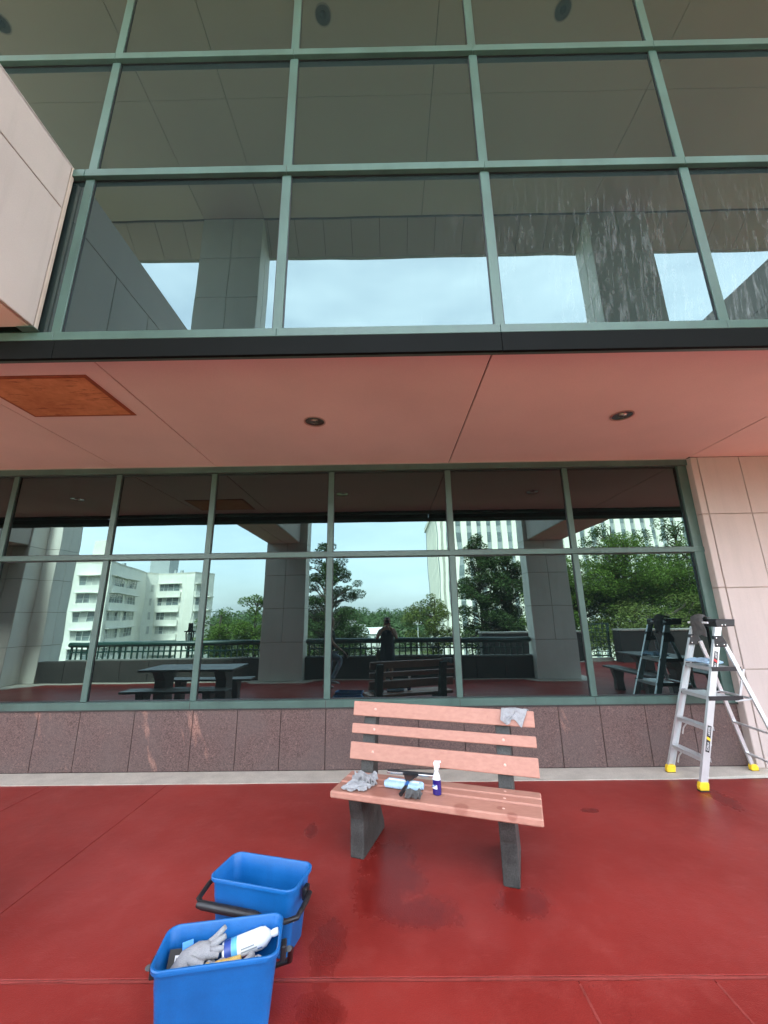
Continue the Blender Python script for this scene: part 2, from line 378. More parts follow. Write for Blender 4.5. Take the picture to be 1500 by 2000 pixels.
for a, b in zip(xq, xq[1:]):
    ya, yb = [4.172+.012*noise.noise(Vector((q*1.7, 0, 0)))+(.07 if q > 2.6 else 0)*min(1, max(0, (q-2.6)/.8)) for q in (a, b)]
    st.add([(a, ya, .006), (b, yb, .006), (b, 4.46, .006), (a, 4.46, .006), (a, ya, -.02), (b, yb, -.02)], [(0, 1, 2, 3), (4, 5, 1, 0)])
strip = st.build('kerb_strip', m_conc); struct(strip)
# pale border that follows the columns and the parapet
bd = MB()
bd.prism([(-8.6, -1.3), (-3.35, -1.3), (-3.35, -1.0), (-8.6, -1.0)], -.02, .004, 'z')
bd.prism([(-1.78, -1.3), (3.25, -1.3), (3.25, -1.05), (-1.78, -1.05)], -.02, .004, 'z')
for cx in (-2.545, 3.968):
    bd.prism([(cx-.8, -1.6), (cx+.8, -1.6), (cx+.8, -1.0), (cx+.62, -.74), (cx-.62, -.74), (cx-.8, -1.0)], -.02, .0045, 'z')
bd.prism([(-14, -1.6), (-8.6, -1.6), (-8.0, -1.05), (-8.6, -.45), (-14, -.35)], -.02, .005, 'z')
bd.prism([(4.78, -4.6), (13.9, -4.6), (13.9, -4.32), (4.78, -4.32)], -.02, .004, 'z')
bd = bd.build('concrete_border', m_conc); struct(bd)

# ------------------------------------------------------------------ lower wall: granite plinth
pl = thing('granite_plinth', 'low speckled reddish brown granite wall of upright slabs below the lower windows', 'wall')
MB().box(-13, 3.55, 4.475, 4.8, 0, .57).build('core', m_joint, pl)
gx = [-6.0, -5.5, -5.05, -4.6, -4.1, -3.626, -3.191, -2.627, -2.022, -1.564, -1.117, -.656, -.19, .29, .755, 1.22, 1.722, 2.146, 2.605, 3.07, 3.548]
for a, b in zip(gx, gx[1:]): box('granite_slab', a+.003, b-.003, 4.457, 4.475, .012, .568, m_granite, pl, .002)
box('coping', -13, 3.56, 4.44, 4.56, .570, .582, m_parapet, pl)

# ------------------------------------------------------------------ lower window wall
GL = 4.49
lw = thing('window_wall', 'lower band of mirror glass windows in green frames above the granite plinth', 'window wall')
box('sill', -13, 3.545, 4.436, 4.6, .583, .655, m_frame, lw, .003)
box('head_frame', -13, 3.56, 4.43, 4.6, 3.160, 3.232, m_frame, lw, .003)
box('jamb', 3.44, 3.548, 4.45, 4.6, .656, 3.159, m_frame, lw, .003)
box('transom', -13, 3.56, 4.446, 4.58, 2.136, 2.193, m_frame, lw, .003)
ml = [-7.24, -5.85, -4.46, -3.224, -2.079, -.682, .70, 2.085, 3.44]
for a in ml[:-1]:
    box('mullion', a, a+.062, 4.466, 4.58, .656, 2.135, m_frame, lw, .002)
    box('mullion', a, a+.062, 4.466, 4.58, 2.194, 3.159, m_frame, lw, .002)
for a, b in zip(ml, ml[1:]):
    for z0, z1 in ((.656, 2.135), (2.194, 3.159)):
        o = box('pane', a+.062, b, GL, GL+.012, z0, z1, m_glassL, lw); o.rotation_euler = (radians(random.uniform(-.06, .06)), 0, radians(random.uniform(-.08, .08)))
        g = MB()      # black glazing gasket round the pane
        g.box(a+.062, b, GL-.008, GL-.0005, z0, z0+.010).box(a+.062, b, GL-.008, GL-.0005, z1-.010, z1)
        g.box(a+.062, a+.070, GL-.008, GL-.0005, z0+.010, z1-.010).box(b-.008, b, GL-.008, GL-.0005, z0+.010, z1-.010)
        g.build('gasket', m_black, lw)
for x in (-2.06, -.66, .72, 2.105): box('sill_joint', x, x+.004, 4.4345, 4.436, .584, .654, m_joint, lw)
MB().box(-13, 3.5, 4.52, 9, 0, 3.2).build('interior_core', m_dark, lw)

# ------------------------------------------------------------------ right end wall
def panels(parent, name, mat, face, xs, zs, gap=G):
    """face: function(u0,u1,z0,z1) -> box extents"""
    for a, b in zip(xs, xs[1:]):
        for c, d in zip(zs, zs[1:]):
            box(name, *face(a+gap, b-gap, c+gap, d-gap), mat, parent, .003)
rw = thing('clad_wall', 'pale pink panelled wall at the right end beside the ladder', 'wall')
MB().box(3.566, 8, 4.386, 9, 0, 3.236).build('core', m_joint2, rw)
zs = [.012, .91, 1.733, 2.55, 3.236]
panels(rw, 'wall_panel', m_clad, lambda a, b, c, d: (a, b, 4.37, 4.386, c, d), [3.63, 4.11, 5.1, 6.1, 7.05, 8.0], zs)
for c, d in zip(zs, zs[1:]): box('corner_panel', 3.550, 3.626, 4.372, 4.47, c+G, d-G, m_clad, rw, .006)

# ------------------------------------------------------------------ soffit above the lower windows
ZS = 3.238
sf = MB().box(-14, 8, 2.19, 4.7, ZS+.02, 3.6).box(-14, -4.965, 2.1395, 9, 3.62, 4.6).box(-14, -4.965, 2.1395, 2.1895, 3.206, 3.62).build('soffit', m_joint); struct(sf)  # includes an unseen roof block at left, raised to keep sun off the terrace
for a, b in zip([-13.9, -9.2, -6.2, -3.205, -2.032, .747, 3.549, 6.5, 7.99], [-9.2, -6.2, -3.205, -2.032, .747, 3.549, 6.5, 7.99]):
    box('soffit_panel', a+.006, b-.006, 2.30, 4.452 if b < 3.6 else 4.38, ZS, ZS+.02, m_soff, sf, .002)
box('soffit_bead', -13.9, 3.62, 4.425, 4.452, ZS-.009, ZS-.0005, m_clad, sf)
ap = thing('access_panel', 'rusty orange steel access panel set in the pink soffit', 'access panel')
MB().box(-3.10, -2.20, 2.555, 3.165, ZS-.006, ZS-.0005).build('rim', plain('rusty_rim', (.30, .085, .035), .75, .3, 8), ap)
MB().box(-3.07, -2.23, 2.585, 3.135, ZS-.011, ZS-.0065).build('cover', m_rust, ap, bevel=.002)
def downlight(x, y, z, rad, label, group, trim):
    t = thing('downlight', label, 'ceiling light', (x, y, z), 0, group)
    n = 28; b = MB(); vs = []; fs = []
    for rr, zz in ((rad*1.14, -.001), (rad*1.14, -.006), (rad, -.006), (rad, -.0015)):
        for j in range(n): vs.append((rr*cos(2*pi*j/n), rr*sin(2*pi*j/n), zz))
    for i in range(3):
        for j in range(n): fs.append((i*n+j, i*n+(j+1) % n, (i+1)*n+(j+1) % n, (i+1)*n+j))
    b.add(vs, fs); b.build('trim_ring', trim, t, smooth=True)
    # shallow reflector cup and bulb, seated in the panel
    b = MB(); vs = []; fs = []
    pr = ((rad, -.002), (rad*.93, -.0012), (rad*.5, -.0010), (0.001, -.0009))
    for rr, zz in pr:
        for j in range(n): vs.append((rr*cos(2*pi*j/n), rr*sin(2*pi*j/n), zz))
    for i in range(3):
        for j in range(n): fs.append((i*n+j, i*n+(j+1) % n, (i+1)*n+(j+1) % n, (i+1)*n+j))
    b.add(vs, fs); b.build('reflector', m_lens if trim is m_trim else m_parapet, t, smooth=True)
    MB().lathe([(.004, -.014), (rad*.28, -.012), (rad*.42, -.006), (rad*.42, -.0015)], 16).build('bulb', m_lens if trim is m_trim else m_dark, t, smooth=True)
    return t
downlight(-.654, 3.345, ZS, .088, 'round recessed soffit light between the rusty panel and the dark middle soffit joint', 'recessed lights in the pink soffit', m_trim)
downlight(2.168, 3.325, ZS, .088, 'round recessed soffit light on the right, nearest the pink end wall', 'recessed lights in the pink soffit', m_trim)
downlight(-4.643, 3.30, ZS, .088, 'round recessed soffit light left of the rusty panel, seen mirrored in the lower glass', 'recessed lights in the pink soffit', m_trim)

# ------------------------------------------------------------------ upper curtain wall
GU = 2.165
cw = thing('curtain_wall', 'tall upper mirror glass wall in a green grid overhanging the terrace', 'glass wall')
zt = [(3.206, 3.266), (4.563, 4.626), (5.790, 5.855), (7.02, 7.08)]
mu = [-4.962, -3.546, -2.13, -.711, .703, 2.122, 3.541, 4.957, 6.373, 7.79]
for (a, b) in zt:
    for i, (x0, x1) in enumerate(zip(mu, mu[1:])):
        pr = 2.137 if a < 3.3 else 2.125
        if a == 4.563 and x0 == -3.546: x1 = -2.16
        if a == 4.563 and x0 == -2.13: x0 = -2.158
        box('sill' if a < 3.3 else 'transom', x0+.031, x1+.029, pr, 2.26, a, b, m_frame, cw, .002)
zp = [(3.266, 4.563), (4.626, 5.790), (5.855, 7.02), (7.08, 8.10)]
for x in mu:
    for a, b in zp: box('mullion', x, x+.062, 2.150, 2.26, a+.0005, b-.0005, m_frame, cw, .002)
for x0, x1 in zip(mu, mu[1:]):
    for a, b in zp:
        box('pane', x0+.062, x1, GU, GU+.012, a, b, m_glassU, cw)
        g = MB().box(x0+.062, x1, GU-.006, GU-.0005, b-.008, b).box(x0+.062, x0+.068, GU-.006, GU-.0005, a, b-.008).box(x1-.006, x1, GU-.006, GU-.0005, a, b-.008)
        g.build('gasket', m_black, cw)
for i, (x0, x1) in enumerate(zip([-14, -4.9, -2.08, .735, 3.57], [-4.9, -2.08, .735, 3.57, 8])):
    box('flashing', x0+.002, x1-.002, 2.139, 2.162, 3.076, 3.2045, m_dark, cw)
box('flashing_return', -14, 8, 2.1625, 2.185, 3.076, 3.13, m_frame, cw)
MB().box(-4.95, 8, 2.2, 9, 3.62, 8.1).build('interior_core', m_dark, cw)
# little metal end plate where the beam meets the sill
box('end_plate', -2.30, -2.19, 2.09, 2.137, 3.270, 3.274, m_frame, cw)

# ------------------------------------------------------------------ beams and columns
def beam(x0, x1, label):
    t = thing('concrete_beam', label, 'beam', group='beams from the glass wall to the columns')
    y0, y1, z0, z1 = -.985, 2.146, 3.29, 4.64
    MB().box(x0+.018, x1-.018, y0, y1-.012, z0+.018, z1-.018).build('core', m_joint2, t)
    ys = [y0, -.75, -.265, .22, .705, 1.19, 1.64, y1-.03]
    for c, d, yy_ in ((z0, 4.25, ys), (4.25, z1, [y0, .22, y1-.03])):
        for a, b in zip(yy_, yy_[1:]):
            box('side_panel', x0, x0+.018, a+G*.6, b-G*.6, c+G, d-G, m_clad, t, .003)
            box('side_panel', x1-.018, x1, a+G*.6, b-G*.6, c+G, d-G, m_clad, t, .003)
    xm = (x0+x1)/2
    for a, b in zip(ys, ys[1:]):
        box('underside_panel', x0+.03, xm-G, a+.002, b-.002, z0, z0+.018, m_soff, t, .002)
        box('underside_panel', xm+G, x1-.03, a+.002, b-.002, z0, z0+.018, m_soff, t, .002)
    box('top_coping', x0, x1, y0, y1-.03, z1-.018, z1, m_clad, t)
    box('end_bead', x1-.016, x1+.002, y1-.03+G, y1, z0, z1, m_joint2, t, .003); box('end_bead', x0-.002, x0+.016, y1-.03+G, y1, z0, z1, m_joint2, t, .003)
    return t
beam(-3.03, -2.215, 'pale pink panelled beam on the left, running overhead towards the camera')
beam(3.56, 4.46, 'pale pink panelled beam on the right, only seen mirrored in the glass')
def column(x0, x1, y0, y1, top, label):
    t = thing('column', label, 'column', group='square panelled columns along the terrace edge')
    w = .02
    MB().box(x0+w, x1-w, y0+w, y1-w, 0, top).build('core', m_joint, t)
    zz = [.005, .88, 1.67, 2.475, 3.27, 4.08, 4.88, 5.69, 6.5, 7.28, top]; xm = (x0+x1)/2; ym = (y0+y1)/2
    for i, (c, d) in enumerate(zip(zz, zz[1:])):
        fx = [x0, x1] if i == 0 else [x0, xm, x1]
        fy = [y0, y1] if i == 0 else [y0, ym, y1]
        for a, b in zip(fx, fx[1:]):
            box('cladding_panel', a+G*(a != x0), b-G*(b != x1), y1-w, y1, c+G, d-G, m_pier, t, .003)
            box('cladding_panel', a+G*(a != x0), b-G*(b != x1), y0, y0+w, c+G, d-G, m_pier, t, .003)
        for a, b in zip(fy, fy[1:]):
            a2, b2 = max(a, y0+w)+G*(a != y0), min(b, y1-w)-G*(b != y1)
            box('cladding_panel', x1-w, x1, a2, b2, c+G, d-G, m_pier, t, .003)
            box('cladding_panel', x0, x0+w, a2, b2, c+G, d-G, m_pier, t, .003)
    return t
column(-3.054, -2.036, -1.47, -.99, 8.10, 'square grey panelled column left of the photographer in the mirrored view')
column(3.468, 4.467, -1.47, -.99, 8.10, 'square panelled column on the right of the mirrored view, its front face in shade')

# ------------------------------------------------------------------ high canopy over the terrace
ZC = 8.10
cp = MB().box(-5.3, 8, -1.44, 12, ZC+.02, 9.2).prism([(-1.44, 7.80), (-1.44, ZC+.02), (-1.05, ZC+.02)], -5.3, 8, 'x').build('canopy', m_joint); struct(cp)
cx = [-5.29, -3.05, -2.03, .67, 3.48, 6.3, 7.99]
for a, b in zip(cx, cx[1:]):
    for c, d in ((-.985, .645), (.645, 2.17)): box('ceiling_panel', a+G, b-G, c+.0015, d-.0015, ZC, ZC+.02, m_ceil, cp, .001)
sx0 = -1.51
me = MB().add([(-.2385, 0, 0), (.2385, 0, 0), (.2385, -.42, -.345), (-.2385, -.42, -.345), (-.2385, -.42, -.33), (.2385, -.42, -.33), (.2385, 0, .015), (-.2385, 0, .015)],
     [(0, 1, 2, 3), (4, 5, 6, 7), (3, 2, 5, 4), (1, 6, 5, 2), (7, 0, 3, 4), (0, 7, 6, 1)]).mesh('sloped_panel', m_ceil)
for k in range(-7, 19): inst('sloped_panel', me, cp, (sx0+.485*k+.2425, -1.025, ZC-.004))
box('roof_edge', -5.3, 8, -1.50, -1.442, 7.745, 9.25, m_clad, cp)
for x, l in ((-4.323, 'round ceiling light high in the upper glass reflection at the far left edge'), (-.638, 'round ceiling light in the upper glass reflection, left of the middle mullion'), (2.077, 'round ceiling light in the upper glass reflection, right of the middle mullion')):
    downlight(x, 1.378, ZC, .085, l, 'round lights in the high canopy', m_joint2)

# ------------------------------------------------------------------ corner pier at the left end of the terrace
pr_ = thing('corner_pier', 'stepped grey panelled corner of the building at the far left of the mirrored view', 'building corner')
zz = [.005, .87, 1.67, 2.475, 3.27, 4.08, 4.88, 5.7, 6.5, 7.3, 8.1]
MB().box(-14, -8.59, -1.85, -1.24, 0, 8.1).box(-14, -8.95, -1.24, -.74, 0, 8.1).build('core', m_joint, pr_)
for c, d in zip(zz, zz[1:]):
    box('cladding_panel', -8.95+.004, -8.57-G, -1.24, -1.22, c+G, d-G, m_pier, pr_, .003)
    for a, b in ((-1.85, -1.55), (-1.55, -1.242)): box('cladding_panel', -8.59, -8.57, a+G, b, c+G, d-G, m_pier, pr_, .003)
    box('cladding_panel', -8.9, -8.57, -1.87, -1.852, c+G, d-G, m_pier, pr_, .003)
    box('cladding_panel', -8.95, -8.93, -1.218, -.74, c+G, d-G, m_pier, pr_, .003)
    for a, b in ((-9.35, -8.93), (-10.2, -9.35), (-11.4, -10.2)): box('cladding_panel', a+G, b-G*(b != -8.93), -.74, -.72, c+G, d-G, m_clad, pr_, .003)
box('lintel', -14, -8.96, -.715, .9, 3.3, 4.2, m_clad, pr_, .01)

# ------------------------------------------------------------------ parapet and railings
def parapet(x0, x1, y0, y1, z, label):
    t = thing('parapet_wall', label, 'low wall', group='dark parapets along the terrace')
    MB().box(x0, x1, y0, y1, -.02, z).build('wall_body', m_parapet, t)
    n = max(1, int((x1-x0)/.62)); 
    for i in range(n):
        a, b = x0+(x1-x0)*i/n, x0+(x1-x0)*(i+1)/n
        box('board', a+.006, b-.006, y1, y1+.012, .012, z-.004, m_parapet, t, .003)
    return t
parapet(-8.56, -3.06, -1.42, -1.22, .50, 'long dark parapet under the green railing behind the left picnic table')
parapet(-2.03, 3.46, -1.42, -1.22, .50, 'dark boarded parapet under the green railing behind the photographer')
BAL = MB().box(-.014, .014, -.014, .014, .53, .815).mesh('baluster', m_rail)
def railing(x0, x1, label):
    t = thing('railing', label, 'railing', group='green grid railings on the parapets')
    y = -1.30
    MB().tube([(x0, y, .875), (x0+.02, y, .875), (x1-.02, y, .875), (x1, y, .875)], [.045, .062, .062, .045], 16).build('top_rail', m_rail, t, smooth=True)
    box('mid_rail', x0+.05, x1-.05, y-.011, y+.0135, .683, .715, m_rail, t); box('bottom_rail', x0, x1, y-.04, y+.04, .502, .53, m_railsill, t)
    n = int((x1-x0-.12)/.1375)
    for i in range(n+1): inst('baluster', BAL, t, (x0+.07+i*.1375, y, 0))
    for i in range(0, n+1, 9): box('post', x0+.07+i*.1375-.022, x0+.07+i*.1375+.022, y-.034, y-.0145, .532, .83, m_rail, t)
railing(-7.92, -3.07, 'green grid railing with thick round handrail left of the grey column')
railing(-2.02, 3.45, 'green grid railing with thick round handrail between the two columns')
# far right part of the terrace: walls, coping, lattice
def copedwall(x0, x1, y0, y1, z, label):
    t = thing('planter_wall', label, 'low wall', group='dark walls with pale coping at the terrace end')
    MB().box(x0, x1, y0, y1, -.5, z).build('wall_body', m_parapet, t); box('coping', x0-.03, x1+.03, y0-.03, y1+.03, z+.0005, z+.05, m_conc, t, .005)
copedwall(3.0, 6.22, -4.9, -4.56, .86, 'dark wall with pale coping mostly behind the right column')
copedwall(7.16, 13, -4.3, -3.92, .92, 'dark planter wall with pale coping behind the ladder in the mirrored view')
tr = thing('lattice_gate', 'dark green square lattice gate between the two coped walls', 'gate')
for x in (6.3, 7.06): box('post', x, x+.05, -4.46, -4.41, .0, 1.16, m_rail, tr)
for z in (.14, 1.11): box('rail', 6.352, 7.058, -4.45, -4.42, z, z+.04, m_rail, tr)
for i in range(6): box('upright', 6.352+.04+i*.125, 6.352+.062+i*.125, -4.44, -4.43, .182, 1.108, m_rail, tr)
for i in range(7): box('crossbar', 6.353, 7.057, -4.4295, -4.4195, .27+i*.118, .29+i*.118, m_rail, tr)
box('kerb', 6.25, 7.13, -4.52, -4.36, -.02, .10, m_conc, tr)
# drop wall under the terrace edge
dw = MB().box(-14, 3.0, -1.62, -1.43, -9, -.02).build('terrace_retaining_wall', m_parapet); struct(dw)

# ------------------------------------------------------------------ picnic tables
def picnic(cx, cy, rz, label, group):
    t = thing('picnic_table', label, 'picnic table', (cx, cy, 0), rz, group)
    for i in range(4): box('top_plank', -.76, .76, -.375+i*.19, -.193+i*.19, .655, .69, m_table, t, .006)
    for x in (-.5, .5): MB().prism([(-.20, 0), (.20, 0), (.14, .2), (.14, .5), (.26, .655), (-.26, .655), (-.14, .5), (-.14, .2)], x-.09, x+.09, 'x').build('support', m_table, t, bevel=.01)
    for s in (-1, 1):
        for i in range(2): box('seat_plank', -.80, .80, s*.57-.15+i*.152, s*.57-.004+i*.152, .395, .43, m_table, t, .006)
        for x in (-.5, .5): MB().prism([(-.09, 0), (.09, 0), (.07, .2), (.12, .394), (-.12, .394), (-.07, .2)], x-.06, x+.06, 'x', X=Matrix.Translation((0, s*.57, 0))).build('seat_support', m_table, t, bevel=.01)
    MB().box(-.5, .5, -.03, .03, .30, .37).build('stretcher', m_table, t)
    return t
picnic(-3.24, 1.90, 0, 'dark grey picnic table with benches left of the grey column in the mirrored view', 'dark picnic tables on the terrace')
picnic(5.16, .92, pi/2, 'dark grey picnic table with benches behind the ladder in the mirrored view', 'dark picnic tables on the terrace')

# ------------------------------------------------------------------ park bench
BR = radians(-18)
bn = thing('park_bench', 'pink plank park bench on dark grey legs standing before the lower windows', 'bench', (.213, 2.658, 0), BR)
for (v0, v1, z0, z1) in ((0, .152, .392, .432), (.163, .243, .394, .434), (.254, .345, .394, .434)):
    box('seat_plank', -.628, .628, v0, v1, z0, z1, m_plank, bn, .007)
tilt = math.atan2(.08, .36)
for (z0, z1) in ((.512, .618), (.668, .732), (.778, .874)):
    h = (z1-z0)/2
    o = MB().box(-.632, .632, -.018, .018, -h, h).build('back_plank', m_plank, bn, bevel=.006)
    zc = (z0+z1)/2; o.location = (0, .335+(zc-.515)*.235+.0, zc); o.rotation_euler = (-tilt, 0, 0)
    for x in (-.46, .43):
        q = MB().lathe([(.009, 0), (.009, .003), (.005, .006), (.001, .007)], 10).build('bolt', m_bolt, o, smooth=True); q.location = (x, -.0175, 0); q.rotation_euler = (radians(90), 0, 0)
for x in (-.515, .425):
    b = MB().prism([(.18, 0), (.60, 0), (.585, .06), (.50, .20), (.465, .40), (.475, .60), (.525, .845), (.45, .85), (.385, .60), (.352, .44), (.348, .391), (.115, .391), (.135, .34), (.172, .22), (.178, .10)], x-.047, x+.047, 'x')
    b.build('leg', m_leg, bn, bevel=.008)
for x in (-.5, .42):
    for y in (.07, .20, .30):
        q = MB().lathe([(.009, 0), (.008, .002), (.003, .003)], 10).build('bolt', m_bolt, bn, smooth=True); q.location = (x, y, .4315 if y < .16 else .4335)

# ------------------------------------------------------------------ crumpled cloths
def cloth(name, label, w, d, amp, freq, seed, mat, loc, rot, drape=None, lift=0.0, group=None, th=.004, n=34):
    vs = []; fs = []
    for j in range(n+1):
        for i in range(n+1):
            a, b = i/n-.5, j/n-.5
            p = Vector((a*freq+seed, b*freq, seed*1.7))
            rag = 1+.18*noise.noise(Vector((a*2+seed, b*2, 5)))
            wv = noise.noise(p*.5+Vector((2, 4, 0)))
            h = amp*(.42*(1+sin((a*cos(seed)+b*sin(seed))*freq*3.2+5*wv))+.35*abs(noise.noise(p*.8))+.10*noise.noise(p*2.6))
            h = max(.0, h)*(1-.8*min(1, max(abs(a), abs(b))*2)**3)
            x = a*w*rag+.25*amp*noise.noise(p*1.3+Vector((0, 9, 0))); y = b*d*rag+.25*amp*noise.noise(p*1.3+Vector((7, 0, 0)))
            q = Vector((x, y, h+lift))
            if drape: q = Vector(drape(q, a, b))
            vs.append(q)
    for j in range(n):
        for i in range(n): k = j*(n+1)+i; fs.append((k, k+1, k+n+2, k+n+1))
    o = MB().add(vs, fs).build(name, mat, None, True, loc=loc, rot=rot)
    s = o.modifiers.new('thick', 'SOLIDIFY'); s.thickness = th; s.offset = 1
    return tag(o, label, 'cloth', group)
def bl(u_, v_, z): return Vector((.213+u_*cos(BR)-v_*sin(BR), 2.658+u_*sin(BR)+v_*cos(BR), z))
